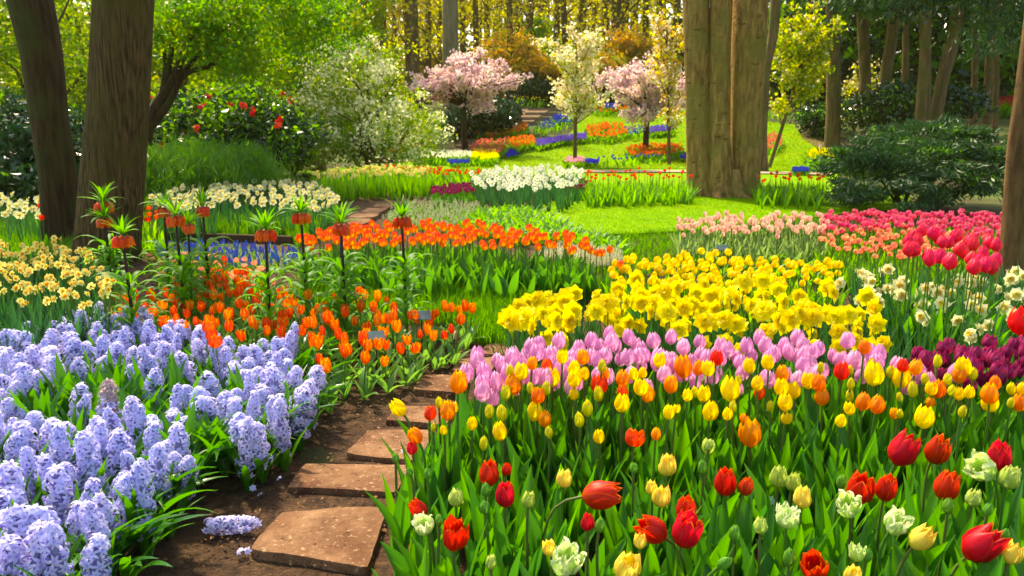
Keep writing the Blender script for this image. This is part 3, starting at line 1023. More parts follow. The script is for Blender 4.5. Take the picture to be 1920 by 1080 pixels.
for i, (x, y, z, l) in enumerate(IMPS):
    p = at(x, y, z)
    stm, lfm, tfm, bells = IMP[i % 4]
    o = empty('crown_imperial', (p.x, p.y, .01), rng.random() * 6)
    s = z / .8
    o.scale = (s, s, s)
    obj('stem', stm, o); obj('foliage', lfm, o); obj('leaf_tuft', tfm, o)
    for me, lo, ro in bells:
        b = obj('bell', me, o); b.location = lo; b.rotation_euler = ro
    tag(o, l, 'crown imperial', 'crown imperials in the left bed')

# --- middle: cream daffodils, white daffodils, pale strip, flame tulips
CD = daffodil_set(.42, .048, DAFC, TRY, False, 1, True, 5, 5, .38, .011, GD, 1.3, 31, .35)
bed('cream_daffodil', 'cream daffodil with pale yellow cup in the long clump behind crown imperials', 'daffodil', 'cream daffodils', [(285, 372), (340, 352), (385, 338), (500, 338), (600, 348), (632, 375), (610, 392), (560, 388), (430, 386), (300, 402)], .42, 230, CD, face=(0, 1.0))
bed('cream_daffodil', 'cream white daffodil growing left of the leaning dark trunk', 'daffodil', 'cream daffodils by the leaning trunk', [(-40, 372), (85, 370), (88, 402), (40, 408), (-40, 402)], .42, 46, CD, face=(0, 1.0))
WD = daffodil_set(.42, .05, DAFW, DAFC, False, 1, True, 5, 6, .4, .011, GD, 1.3, 32, .35)
bed('white_daffodil', 'white daffodil in the rounded clump between two purple tulip patches', 'daffodil', 'white daffodils', [(882, 332), (930, 317), (1020, 314), (1095, 318), (1085, 340), (1060, 352), (1000, 358), (900, 350)], .42, 190, WD, face=(0, 1.0))
PD = daffodil_set(.45, .036, DAFP, TRY, False, 1, True, 4, 7, .46, .012, GL_FAR, 1.3, 33, .5)
bed('pale_daffodil', 'pale yellow daffodil in the tall green strip behind the distant slabs', 'daffodil', 'pale yellow daffodils', [(572, 333), (640, 320), (720, 314), (805, 318), (800, 330), (700, 331), (600, 337)], .43, 180, PD, face=(0, 1.2))
TF = tulip_set(.36, .026, .05, RDO, True, 4, 5, .4, .024, .1, fine=False, leafm=GL_FAR, seed=34)
bed('scarlet_tulip', 'scarlet tulip in the narrow strip behind the pale yellow daffodils', 'tulip', 'scarlet tulip strip', [(690, 312), (800, 313), (908, 319), (908, 327), (800, 326)], .4, 90, TF)
TN = []
for k in range(4):
    g = random.Random(80 + k); mb = MB()
    for i in range(7):
        mb.add(leafgeo(g.uniform(.24, .4), g.uniform(.014, .026), g.uniform(.02, .3), g.uniform(.05, .7), .35, g.uniform(-.6, .6), 5, 3, .35, g.uniform(0, 6.28), 0, .02), GL_FAR)
    TN.append(mb.mesh('leaf_clump'))
bed('leaf_clump', 'tall bright green leaf clump in the strip beside the distant slabs', 'plant', 'leaf clumps beside distant slabs', [(590, 370), (640, 379), (700, 376), (770, 367), (880, 352), (905, 340), (800, 340), (650, 345)], 0, 150, TN)
bed('leaf_clump', 'bright green unopened tulip clump in the strip between lawn and gravel', 'plant', 'green strip left of triple trunk', [(1100, 337), (1300, 336), (1300, 350), (1200, 352), (1100, 354)], .35, 110, TN)
bed('leaf_clump', 'bright green unopened tulip clump between the triple trunk and the juniper', 'plant', 'green strip right of triple trunk', [(1420, 336), (1545, 340), (1545, 352), (1420, 350)], .35, 70, TN)
TS = tulip_set(.48, .024, .05, RDO, True, 3, 3, .34, .02, .1, fine=False, leafm=GL_FAR, seed=35)
bed('scarlet_tulip', 'scattered scarlet tulip above the green strip before the gravel path', 'tulip', 'scattered scarlet tulips left of triple trunk', [(1095, 322), (1300, 320), (1300, 334), (1100, 338)], .5, 44, TS)
bed('scarlet_tulip', 'scattered scarlet tulip in the green strip by the juniper', 'tulip', 'scattered scarlet tulips right of triple trunk', [(1422, 328), (1545, 330), (1545, 342), (1422, 338)], .5, 22, TS)
PU = tulip_set(.24, .03, .05, PUR, True, 3, 4, .2, .02, .2, fine=False, leafm=GL, seed=36)
bed('purple_tulip', 'dark purple tulip in the low patch left of the white daffodils', 'tulip', 'purple tulips left of white daffodils', [(806, 353), (880, 343), (888, 360), (815, 366)], .26, 80, PU)
bed('purple_tulip', 'dark purple tulip in the small patch right of the white daffodils', 'tulip', 'purple tulips right of white daffodils', [(1062, 340), (1103, 340), (1100, 354), (1066, 354)], .26, 24, PU)
MC = spike_set(MUSW, .17, .012, .06, 14, 3, GL_FAR, 7)
bed('cream_grape_hyacinth', 'cream grape hyacinth in the low patch behind the flame tulips', 'grape hyacinth', 'cream grape hyacinths', [(735, 385), (790, 370), (880, 374), (905, 384), (880, 400), (860, 418), (760, 416), (718, 405)], .17, 280, MC, var=.2)
LG = []
for k in range(4):
    g = random.Random(90 + k); mb = MB()
    for i in range(9):
        mb.add(leafgeo(g.uniform(.14, .26), g.uniform(.014, .022), g.uniform(.05, .8), g.uniform(.2, 1), .35, g.uniform(-.6, .6), 5, 3, .35, g.uniform(0, 6.28), 0, .01), GL_FAR)
    LG.append(mb.mesh('low_leaf_clump'))
bed('low_leaf_clump', 'low fresh green leaf clump between cream muscari and the lawn', 'plant', 'green mound beside the lawn', [(880, 392), (930, 380), (1000, 380), (1050, 402), (1068, 430), (980, 432), (870, 418)], .2, 240, LG, var=.2)
FT = tulip_set(.42, .029, .07, FLAME, False, 6, 3, .33, .032, .02, .38, GS, leaf_mat('flame_leaf', (.03, .15, .02), (.07, .24, .025)), .03, 0, .12, seed=37)
FL_PX = [(560, 445), (640, 428), (700, 424), (790, 420), (900, 427), (1000, 438), (1080, 450), (1112, 466), (1085, 472), (1000, 464), (840, 458), (700, 462), (565, 462)]
bed('flame_tulip', 'tall orange tulip with red flames in the long row behind the rough grass', 'tulip', 'flame tulips in the long row', FL_PX, .45, 190, FT, var=.08)
for x, y in ((1105, 473), (1118, 477), (1148, 472), (1133, 478), (1160, 500)):
    p = at(x, y, .42)
    grow('flame_tulip', 'flame tulip straying right of the row beside the small white flowers', 'tulip', 'stray flame tulips', FT[int(rng.integers(6))], (p.x, p.y, .01), 0, .95)
bed('white_grape_hyacinth', 'tiny white flower spike behind the right end of the flame tulip row', 'grape hyacinth', 'white spikes behind flame tulips', [(1040, 453), (1100, 456), (1165, 466), (1168, 486), (1100, 480), (1000, 472)], .2, 150, spike_set(MUSW, .2, .024, .1, 34, 3, GL_FAR, 8, 3))
bed('flame_tulip_plant', 'broad leaf clump with no bloom along the front of the flame tulip row', 'plant', 'leaf clumps of the flame tulip row', [(640, 505), (800, 500), (1000, 505), (1100, 505), (1090, 530), (900, 535), (700, 530)], .2, 90, [[x[2]] for x in FT], var=.15)

# --- right side: mid yellow tulips, pale pink, peach, magenta, crimson
YT = tulip_set(.36, .025, .055, YEL, False, 5, 3, .28, .022, 0, .42, GS, GL_FAR, .03, seed=41)
bed('yellow_tulip', 'golden yellow tulip in the patch behind the double daffodils', 'tulip', 'yellow tulips behind the daffodils', [(1130, 500), (1190, 488), (1310, 477), (1500, 486), (1578, 492), (1580, 505), (1455, 532), (1430, 550), (1250, 552), (1150, 530)], .4, 190, YT)
PP = tulip_set(.36, .024, .055, PALE, True, 4, 4, .3, .018, .05, .42, GS, leaf_mat('grey_green_leaf', (.12, .22, .06), (.2, .32, .09)), .03, fine=False, seed=42)
bed('pale_pink_tulip', 'pale pink and cream tulip in the band along the lawn', 'tulip', 'pale pink tulips', [(1272, 415), (1330, 404), (1450, 404), (1550, 402), (1545, 438), (1420, 436), (1280, 438)], .4, 170, PP)
MG = tulip_set(.38, .026, .05, MAG, True, 4, 3, .3, .018, .12, .5, GS, GL_FAR, .03, fine=False, seed=43)
bed('magenta_tulip', 'magenta pink tulip in the broad band in front of the juniper', 'tulip', 'magenta tulips', [(1545, 404), (1620, 398), (1760, 400), (1885, 406), (1885, 452), (1800, 434), (1700, 428), (1545, 430)], .41, 295, MG)
PC = tulip_set(.34, .024, .045, PEA, True, 4, 3, .26, .018, .12, .5, GS, GL_FAR, .03, fine=False, seed=44)
bed('peach_tulip', 'peach orange tulip between the pale pink and magenta bands', 'tulip', 'peach tulips on the right', [(1535, 433), (1640, 426), (1800, 436), (1860, 455), (1800, 470), (1690, 482), (1600, 472), (1535, 450)], .37, 150, PC)
bed('low_leaf_clump', 'low green leaf clump between the flame tulip row and the lawn corner', 'plant', 'green clumps at the lawn corner', [(1030, 432), (1075, 430), (1130, 445), (1175, 462), (1120, 458), (1060, 447)], .12, 50, LG)
bed('leaf_clump', 'green leaf clump of the bands of pink tulips', 'plant', 'leaf clumps before pink tulips', [(1280, 455), (1550, 455), (1680, 490), (1640, 505), (1500, 480), (1290, 475)], .25, 70, LG)
CT = tulip_set(.66, .034, .092, CRI, False, 4, 3, .5, .03, -.06, .3, GS, GL, .03, seed=45)
for x, y in ((1707, 447), (1708, 470), (1728, 452), (1738, 438), (1742, 470), (1758, 450), (1768, 474), (1782, 448), (1786, 470), (1790, 490), (1803, 460), (1818, 448), (1822, 474), (1833, 462), (1845, 447), (1850, 470), (1862, 484), (1865, 455), (1868, 500), (1778, 488), (1725, 433), (1835, 482), (1812, 492), (1752, 436), (1770, 436), (1798, 438), (1812, 440), (1718, 462), (1752, 484), (1858, 442), (1846, 494)):
    p = at(x, y + 3, .70 + .04 * rng.random())
    grow('crimson_tulip', 'tall crimson pink tulip with large closed bloom beside the slim brown trunk', 'tulip', 'tall crimson tulips', CT[int(rng.integers(4))], (p.x, p.y, .01), rng.random() * 6, .98 + rng.random() * .06)
CW = daffodil_set(.42, .04, DAFC, TRY, True, 2, False, 5, 7, .44, .012, GD, 1.35, 46)
bed('cream_double_daffodil', 'double cream daffodil with yellow centre in dark upright leaves at the crimson tulips', 'daffodil', 'double cream daffodils', [(1550, 525), (1620, 505), (1730, 515), (1830, 505), (1960, 500), (1960, 600), (1880, 606), (1830, 615), (1790, 600), (1680, 590), (1640, 560)], .44, 50, CW, face=(0, .9))
bed('daffodil_plant', 'dark upright daffodil leaf clump with no bloom under the cream doubles', 'plant', 'dark daffodil leaf clumps', [(1640, 560), (1700, 530), (1960, 530), (1960, 660), (1700, 660)], .3, 80, [[x[-1]] for x in CW], var=.15)
DD = daffodil_set(.42, .054, DAFY, DAFO, True, 1, False, 7, 6, .38, .011, GD, 1.3, 47)
bed('yellow_double_daffodil', 'bright yellow double daffodil in the big clump behind lilac tulips', 'daffodil', 'yellow double daffodils', [(935, 603), (960, 575), (1000, 552), (1200, 545), (1450, 548), (1640, 572), (1680, 620), (1640, 645), (1560, 636), (1450, 625), (1390, 645), (1290, 632), (1250, 610), (1100, 598), (1065, 640), (1010, 640), (950, 620)], .43, 165, DD, face=(0, 1.3), var=.17)
bed('daffodil_plant', 'dark daffodil leaf clump below the yellow double daffodils', 'plant', 'leaf clumps of yellow daffodils', [(960, 640), (1300, 635), (1680, 640), (1690, 665), (1300, 660), (960, 660)], .28, 70, [[x[-1]] for x in DD], var=.12)

# --- lilac and purple tulips
LT = tulip_set(.4, .027, .075, LIL, False, 6, 3, .3, .024, .02, .35, GS, GL, .03, seed=51)
bed('lilac_tulip', 'lilac pink tulip in the row behind the yellow and orange tulips', 'tulip', 'lilac tulips', [(868, 700), (905, 672), (1000, 657), (1200, 645), (1420, 648), (1500, 652), (1620, 668), (1790, 700), (1790, 725), (1620, 712), (1500, 715), (1250, 720), (1100, 722), (900, 760)], .43, 150, LT)
DP = tulip_set(.4, .028, .068, PUR, False, 4, 3, .3, .024, .12, .5, GS, GL, .03, seed=52)
bed('dark_purple_tulip', 'dark purple tulip right of the lilac row under the cream daffodils', 'tulip', 'dark purple tulips', [(1705, 655), (1790, 662), (1960, 640), (1960, 725), (1800, 708), (1720, 690)], .44, 62, DP)

# --- the front right bed: each tulip placed where the photograph has it
def zoom(items, ox, oy, s):
    return [(ox + a[0] / s, oy + a[1] / s, a[2], a[3] / s, *a[4:]) for a in items]
FRONT = zoom([(178,555,'G',45),(248,558,'Y',75),(312,508,'O',60),(398,520,'R',65),(490,472,'Y',60),(200,635,'O',95),(430,590,'Y',85),(155,680,'G',55),(300,655,'G',40),(395,655,'G',50),(612,470,'O',70),(560,540,'Y',70),(560,600,'Y',80),(622,570,'Y',60),(727,525,'G',45),(745,570,'O',55),(558,692,'Y',55),(345,700,'O',75),(712,635,'S',95),(705,690,'G',55),(852,600,'O',75),(850,675,'R',65),(845,745,'Y',85),(915,575,'Y',55),(970,565,'Y',50),(955,650,'Y',75),(997,690,'O',80),(1070,490,'Y',70),(1138,635,'O',80),(1210,530,'O',100),(1303,535,'O',70),(1360,540,'Y',70),(1412,478,'R',72),(1235,700,'Y',55),(1278,680,'G',40),(1332,690,'Y',75),(1127,800,'Y',65),(1170,780,'Y',40),(1370,793,'Y',90),(1475,810,'Y',60),(1507,765,'G',40),(1490,660,'Y',110),(1540,610,'G',38),(1605,520,'Y',70),(1665,685,'R',62),(1655,625,'Y',70),(1715,500,'Y',70),(1800,570,'O',75),(1795,650,'Y',80),(1870,668,'Y',75),(1820,740,'Y',80),(1730,765,'G',40),(1825,835,'Y',58),(325,795,'Y',90),(385,840,'O',75),(410,920,'G',45),(118,912,'Y',85),(130,805,'G',60),(55,795,'G',50),(25,985,'G',50),(590,845,'G',55),(710,945,'Y',65),(1050,930,'O',58),(920,955,'T',105),(1570,835,'O',42),(1610,925,'O',130),(1360,1005,'P',70),(640,775,'G',60)], 900, 520, 3.177)
FRONT += zoom([(365,610,'Y',75),(430,625,'O',80),(448,708,'O',78),(440,535,'G',38),(568,555,'S',85),(617,550,'G',35),(620,630,'G',40),(615,700,'G',45),(613,780,'Y',58),(562,850,'Y',62),(703,410,'O',68),(750,520,'Y',65),(755,570,'Y',105),(858,560,'G',45),(932,520,'R',65),(920,590,'Y',100),(1008,530,'O',75),(1063,600,'G',40),(990,665,'G',55),(910,710,'G',35),(695,735,'O',85),(780,755,'O',85),(880,808,'O',50),(912,810,'G',35),(1062,828,'Y',105),(1138,495,'G',45),(1197,605,'G',45),(1290,530,'Y',90),(1270,575,'O',78),(1350,570,'G',45),(1100,660,'Y',60),(1145,660,'O',85),(1222,670,'G',40),(1265,690,'Y',60),(1325,680,'Y',58),(1095,740,'O',50),(1288,795,'G',45),(1450,690,'O',95),(1480,625,'O',65),(1450,740,'Y',90),(1577,660,'G',45),(1575,745,'G',38),(1625,745,'O',75),(1645,660,'Y',60)], 1400, 520, 3.177)
FRONT += zoom([(380,160,'S',68),(430,100,'G',38),(478,145,'O',85),(512,130,'Y',50),(455,255,'Y',42),(398,240,'G',30),(615,220,'Y',58),(540,-15,'O',100)], 680, 720, 3.0)
LEAN = zoom([(200,135,'Y',88),(295,292,'O',82),(277,360,'S',65)], 680, 720, 3.0)
LT1, LT2, LT3 = [ (x, y, c, w) for x, y, c, w in LEAN]
KIND = {'Y': ('yellow_tulip', YEL, 1.42, 'yellow tulip standing in the mixed bed in front of the lilac row', 'yellow tulips of the mixed bed'),
        'G': ('budding_tulip', YGR, 1.9, 'slim greenish yellow tulip bud in the mixed bed', 'greenish buds of the mixed bed'),
        'O': ('orange_tulip', ORG, 1.4, 'orange and yellow tulip in the mixed bed in front of the lilac row', 'orange tulips of the mixed bed'),
        'R': ('red_tulip', RDO, 1.35, 'red orange tulip among the yellow ones in front of the lilac row', 'red orange tulips of the mixed bed'),
        'S': ('red_tulip', petal_mat('scarlet_petal', (.8, .02, .008), (.85, .16, .01), None, bias=.45), 1.3, 'clear scarlet tulip among yellow ones of the mixed bed', 'scarlet tulips of the mixed bed'),
        'T': ('orange_tulip', RDO, 1.0, 'lone ragged orange red tulip with one petal hanging in front of the yellow rows', None),
        'P': ('parrot_tulip', GPAR, 1.5, 'green striped parrot bud below the yellow rows near the bed middle', None)}
BLM = {}
for k, (nm, pm, asp, l, gr) in KIND.items():
    g = random.Random(ord(k))
    BLM[k] = []
    for i in range(5):
        mb = MB()
        rag = .12 if k == 'T' else 0
        mb.add(cup(1.0, 2.0 * asp, {'T': .5}.get(k, g.choice([-.06, -.02, .04, .1, .22])), .05 + rag, 6, g, .78, {'G': .22}.get(k, g.uniform(.36, .52)), .012, 7, 9), pm)
        BLM[k].append(mb.mesh('bloom'))
FOL = []
for k in range(8):
    g = random.Random(200 + k)
    mb = MB()
    a0 = g.uniform(0, 6)
    for i in range(3):
        mb.add(leafgeo(g.uniform(.24, .36), g.uniform(.021, .037), g.uniform(.02, .2), g.uniform(.05, .6), .4, g.uniform(-.8, .8), 9, 5, .33, a0 + i * 2.1 + g.uniform(-.5, .5), 0, .008, .13), GL)
    FOL.append(mb.mesh('foliage'))

def front(name, label, cat, group, px, py, w, bloom, hb, depth, tilt=(0, 0), fol=True, stemm=None, fsc=1.0):
    """hb: bloom height over half width; tilt: lean of the bloom (right, towards the viewer) in radians"""
    c = dep(px, py, depth)
    hw = w * depth / F_PX / 2 * 1.0
    Rm = RY(tilt[0]) @ RX(tilt[1])
    up = Rm @ Vector((0, 0, 1))
    base = c - up * (hb * hw * .5)
    lean = max(abs(tilt[0]), abs(tilt[1]))
    foot = Vector((base.x - up.x * lean * .1 + (rng.random() - .5) * .03, base.y - up.y * lean * .1 + (rng.random() - .5) * .03, 0.01))
    o = empty(name, foot)
    st = MB()
    b = base - foot
    p2 = b - up * (.05 + .06 * lean)
    q = []
    for i in range(8):
        t = i / 7
        a, bb, cc = Vector((0, 0, 0)), Vector((0, 0, p2.z * .7)), p2
        q.append(tuple(a * (1 - t) ** 3 + bb * 3 * t * (1 - t) ** 2 + cc * 3 * t * t * (1 - t) + b * t ** 3))
    st.add(tube(q, [.0046] * 4 + [.0042] * 4, 6, False), stemm or (GSB if rng.random() < .55 else GS))
    obj('stem', st.mesh('stem'), o)
    bo = obj('bloom', bloom, o)
    bo.location = b - up * .002
    bo.rotation_euler = (Rm @ RZ(rng.random() * 6.28)).to_euler()
    bo.scale = (hw, hw, hw)
    if fol:
        f = obj('foliage', FOL[int(rng.integers(8))], o)
        f.rotation_euler = (0, 0, rng.random() * 6.28)
        s = fsc * (.9 + .3 * rng.random())
        f.scale = (s, s, s * min(1.15, max(.75, base.z / .4)))
    return tag(o, label, cat, group)

for px, py, k, w in FRONT:
    nm, pm, asp, l, gr = KIND[k]
    d = ip(py, [(630, 3.12), (830, 2.48), (860, 2.4)]) * (1 + (rng.random() - .5) * .05)
    front(nm, l, 'tulip', gr, px, py, w * 1.08, BLM[k][int(rng.integers(5))], 2 * asp, d, ((rng.random() - .5) * .22, (rng.random() - .5) * .22))
front('yellow_tulip', 'yellow tulip bending out over the path above the fourth slab', 'tulip', None, LT1[0], LT1[1], LT1[3], BLM['Y'][0], 2.5, 2.55, (-.6, .2), stemm=GS)
front('orange_tulip', 'yellow orange tulip leaning left just below the bending yellow one', 'tulip', None, LT2[0], LT2[1], LT2[3], BLM['O'][1], 2.6, 2.42, (-.45, .2), stemm=GS)
front('red_tulip', 'small red tulip half hidden below the leaning yellow orange one at the path edge', 'tulip', None, LT3[0], LT3[1], LT3[3], BLM['S'][1], 2.5, 2.4, (-.1, .1))

front('red_tulip', 'big scarlet tulip cut by the frame beside the double cream daffodils', 'tulip', None, 1918, 602, 46, BLM['S'][2], 2.5, 3.5, (0, 0))
# parrot tulips and buds along the front edge
def parrot(pm, n, asp, open_, ruff, tip, jag, seed, npet=6, inner=True):
    g = random.Random(seed)
    o = []
    for i in range(n):
        mb = MB()
        mb.add(cup(1.0, 2 * asp, open_ + g.uniform(-.05, .12), ruff, npet, g, .8, tip, jag, 9, 11), pm)
        if inner:
            mb.add(cup(.72, 2 * asp * .92, open_ * .5, ruff * 1.2, 5, g, .8, tip, jag, 7, 9), pm, RZ(.5))
        o.append(mb.mesh('bloom'))
    return o
PB = {'RED': parrot(REDP, 5, 1.42, .06, .045, .6, .022, 301), 'OPEN': parrot(REDP, 3, 1.45, .35, .07, .6, .03, 302), 'YP': parrot(YPAR, 5, 1.3, .05, .07, .62, .04, 303),
      'GP': parrot(GPAR, 5, 1.3, .0, .15, .55, .07, 304), 'CP': parrot(CPAR, 4, 1.2, .3, .2, .7, .09, 305), 'GB': parrot(GBUD, 4, 1.7, -.05, .04, .25, .01, 306, inner=False)}
PARROT = zoom([
 (712,500,'RED',125,0,0,'large red parrot tulip behind the upright oval red one near the path'),
 (808,478,'RED',62,.1,0,'small red bloom pressed against the right side of the large red parrot'),
 (803,622,'RED',122,0,.1,'upright oval deep red tulip with yellow rim near the path'),
 (308,702,'RED',100,-.5,.2,'dark red tulip leaning left above a cream bloom at the path edge'),
 (345,790,'CP',115,-.2,.5,'ragged cream parrot bloom below the leaning dark red tulip'),
 (520,850,'OPEN',150,.1,.15,'red tulip with parted yellow-edged petals closest to the path corner'),
 (525,640,'GP',92,0,0,'green parrot bloom left of the large red pair near the path'),
 (935,650,'GP',85,.1,0,'ruffled green parrot bloom right of the upright oval red tulip'),
 (692,590,'GB',58,0,0,'pale green bud directly under the large red parrot'),
 (688,690,'GB',62,-.1,0,'tall green bud left of the upright oval red tulip'),
 (430,760,'GB',50,0,0,'narrow green bud above the parted red tulip'),
 (1135,530,'YP',95,.1,.1,'yellow parrot tulip with red fringe between red pair and tilted red bloom'),
 (1345,625,'RED',180,1.35,.25,'big red bloom lying on its side with a yellow inner petal'),
 (1265,775,'RED',82,0,0,'slim dark red bloom below the sideways red one'),
 (1335,790,'GB',68,.15,0,'plump green bud touching the slim dark red bloom'),
 (1525,470,'GB',48,0,0,'thin green bud on a tall stem above the yellow parrots'),
 (1715,455,'YP',112,0,.1,'yellow parrot streaked orange, topmost of the three yellow ones at bed centre'),
 (1625,580,'YP',72,-.1,0,'small yellow parrot behind the middle one of three'),
 (1682,632,'YP',112,.1,.1,'yellow parrot with orange streaks, lowest of the three at bed centre'),
 (1820,700,'RED',122,.1,0,'red parrot with orange rim behind the pair of big red blooms'),
 (1625,820,'RED',165,-.9,.3,'red tulip tipped to the left in the pair of big red blooms'),
 (1825,825,'OPEN',165,.25,.1,'largest red tulip of the central pair, its right petal opening'),
 (1560,880,'YP',80,0,0,'yellow bloom tucked beneath the tipped red tulip'),
 (1050,920,'YP',90,-.2,.2,'orange yellow parrot half behind the big cream one'),
 (1145,990,'CP',180,.15,.3,'biggest cream white ruffled parrot tulip at the front edge'),
 (1490,1030,'YP',165,.2,.3,'yellow parrot edged red at the front edge of the bed'),
 (722,1000,'GP',72,0,0,'small dark green parrot bud right of the parted red tulip'),
 (365,500,'GB',50,0,0,'spiky green bud at the path edge beside the second slab'),
 (185,412,'GB',44,0,0,'single greenish bud on a long bare stem over the path edge'),
 (262,490,'GB',40,-.3,0,'small yellowish bud leaning over the second slab corner')], 680, 720, 3.0)
PARROT += zoom([
 (145,340,'GP',58,0,0,'slim green parrot bud on a brown stem under the big orange tulip'),
 (112,465,'GB',62,-.1,0,'pale green bud left of the red parrot with upright petals'),
 (240,550,'RED',138,0,.1,'red parrot with a tall yellow-rimmed petal beside a smaller red bloom'),
 (358,575,'RED',85,.3,0,'smaller red bloom to the right of the yellow-rimmed red parrot'),
 (540,520,'GP',112,0,.1,'lime green ruffled parrot, left half of a close pair'),
 (622,550,'GP',95,.1,.1,'lime green parrot with red fringe, right half of a close pair'),
 (675,635,'YP',112,0,.1,'yellow parrot with orange rim under the lime green pair'),
 (590,750,'CP',128,0,.1,'round cream green parrot below the yellow one with orange rim'),
 (440,795,'GP',85,0,0,'egg shaped green parrot left of the round cream green one'),
 (293,835,'GB',70,.05,0,'pointed green bud beside the right petal of the largest red tulip'),
 (240,1005,'GB',72,.7,.3,'green bud leaning far over near the front edge'),
 (600,970,'GB',78,0,0,'large oval green bud at the front left of the drooping red bloom'),
 (740,1020,'OPEN',150,-.3,.5,'red bloom drooping open at the front edge with orange inside'),
 (895,545,'GB',62,.1,0,'tall green bud left of the two dark red parrots'),
 (1000,590,'RED',162,0,.35,'dark red parrot with orange streaks, left one of the touching pair'),
 (1148,585,'RED',125,.1,.1,'dark red parrot, right one of the touching pair'),
 (930,680,'CP',135,-.4,.4,'cream green parrot bloom under the left dark red parrot'),
 (1245,367,'RED',168,.3,.2,'big bright red parrot on a slanted stem, topmost of all the reds'),
 (1435,370,'RED',138,.25,.2,'dark red parrot right of the topmost big one'),
 (1490,572,'RED',148,.15,.15,'smooth bright red tulip crossed by a green leaf'),
 (1780,408,'RED',140,-.1,.1,'red parrot beside the tilted cream green bloom'),
 (1680,472,'CP',150,-.9,.3,'cream and green striped bloom tilted toward the left'),
 (1840,525,'GP',122,.1,.1,'pale green ruffled bloom below the red and cream pair'),
 (1205,785,'CP',135,.3,.4,'cream green bloom opening to the right above a yellow parrot'),
 (1345,865,'YP',140,.5,.2,'yellow parrot with red flecks on a slanted pale stem'),
 (980,950,'CP',92,0,0,'white green frilled bloom beside a dark green bud'),
 (1040,960,'GB',60,.1,0,'dark green bud right of the white frilled bloom'),
 (1690,900,'RED',205,.6,.25,'largest bright red tulip leaning right in the bed corner'),
 (1860,950,'YP',118,.2,.1,'yellow parrot beneath the largest leaning red tulip'),
 (1495,680,'GB',68,0,0,'green bud under the smooth bright red tulip'),
 (1640,640,'GP',92,0,.2,'half opened green bloom between the red tulips in the corner'),
 (1720,700,'GB',55,.1,0,'narrow dark bud right of the half opened green bloom'),
 (960,1075,'YP',110,0,.2,'pale yellow bloom cut by the front edge of the bed'),
 (1815,840,'GB',50,.2,0,'thin green bud behind the largest leaning red tulip')], 1280, 720, 3.0)
PNAME = {'RED': ('red_parrot_tulip', 2.8), 'OPEN': ('red_parrot_tulip', 2.9), 'YP': ('yellow_parrot_tulip', 2.6), 'GP': ('green_parrot_tulip', 2.6), 'CP': ('cream_parrot_tulip', 2.3), 'GB': ('tulip_bud', 3.4)}
for px, py, k, w, tx, ty, l in PARROT:
    nm, hb = PNAME[k]
    z = ip(py, [(840, .43), (960, .40), (1080, .36)])
    d = at(px, py, z).y
    front(nm, l, 'tulip', None, px, py, w * .95, PB[k][int(rng.integers(len(PB[k])))], hb, d, (tx, ty), fsc=1.0)
# leafy plants without bloom filling the same bed
P = spread(flat([(790, 850), (900, 790), (1300, 780), (1960, 780), (2050, 1180), (760, 1180), (735, 1000)], .2), 205, 6)
for x, y in P:
    grow('tulip_plant', 'broad leaved tulip clump with no bloom of its own in the front bed', 'plant', 'leafy tulips of the front bed', [('foliage', FOL[int(rng.integers(8))])], (x, y, .01), rng.random() * 6.28, .9 + rng.random() * .3)
P = spread(flat([(830, 800), (900, 730), (1400, 700), (1960, 720), (1960, 790), (900, 800)], .3), 90, 6)
for x, y in P:
    grow('tulip_plant', 'upright leafy tulip without bloom between the yellow and lilac rows', 'plant', 'leafy tulips of the yellow rows', [('foliage', FOL[int(rng.integers(8))])], (x, y, .01), rng.random() * 6.28, 1.1 + rng.random() * .3)

# ---------------------------------------------------------------- small plant signs
PLQ = plain_mat('slate_label', (.05, .1, .1), (.08, .14, .14), 20, .5, .05)
def sign(px, py, w, z, label, rz=.3):
    c = at(px, py, z)
    W = w * c.y / F_PX
    o = empty('plant_label', (c.x, c.y, .01), rz)
    st = MB(); st.add(tube([(0, 0, 0), (0, 0, z - .01)], [.004, .004], 6), DSTEM)
    obj('stake', st.mesh('stake'), o)
    bm = bmesh.new()
    bmesh.ops.create_cube(bm, size=1)
    bmesh.ops.scale(bm, vec=(W, W * .62, .004), verts=bm.verts)
    bmesh.ops.bevel(bm, geom=bm.edges[:], offset=.0012, segments=1, affect='EDGES')
    me = bpy.data.meshes.new('plate'); bm.to_mesh(me); bm.free(); me.materials.append(PLQ)
    pl = obj('plate', me, o); pl.location = (0, 0, z); pl.rotation_euler = (R(38), 0, 0)
    tag(o, label, 'plant label')
WLAB = plain_mat('white_label', (.7, .72, .66), (.8, .82, .76), 20, .5, .05)
sign(705, 632, 34, .24, 'blue green plant label on a stake among the front orange tulips')
sign(790, 594, 36, .26, 'grey plant label on a stake behind the rightmost orange tulips', .1)
sign(1353, 466, 22, .3, 'dark plant label on a stake before the pale pink tulips', 0)
sign(1310, 775, 26, .3, 'teal plant label sunk among stems under the yellow tulips', .2)
sign(1440, 945, 30, .22, 'dark plant label low between the parrot tulips', .2)

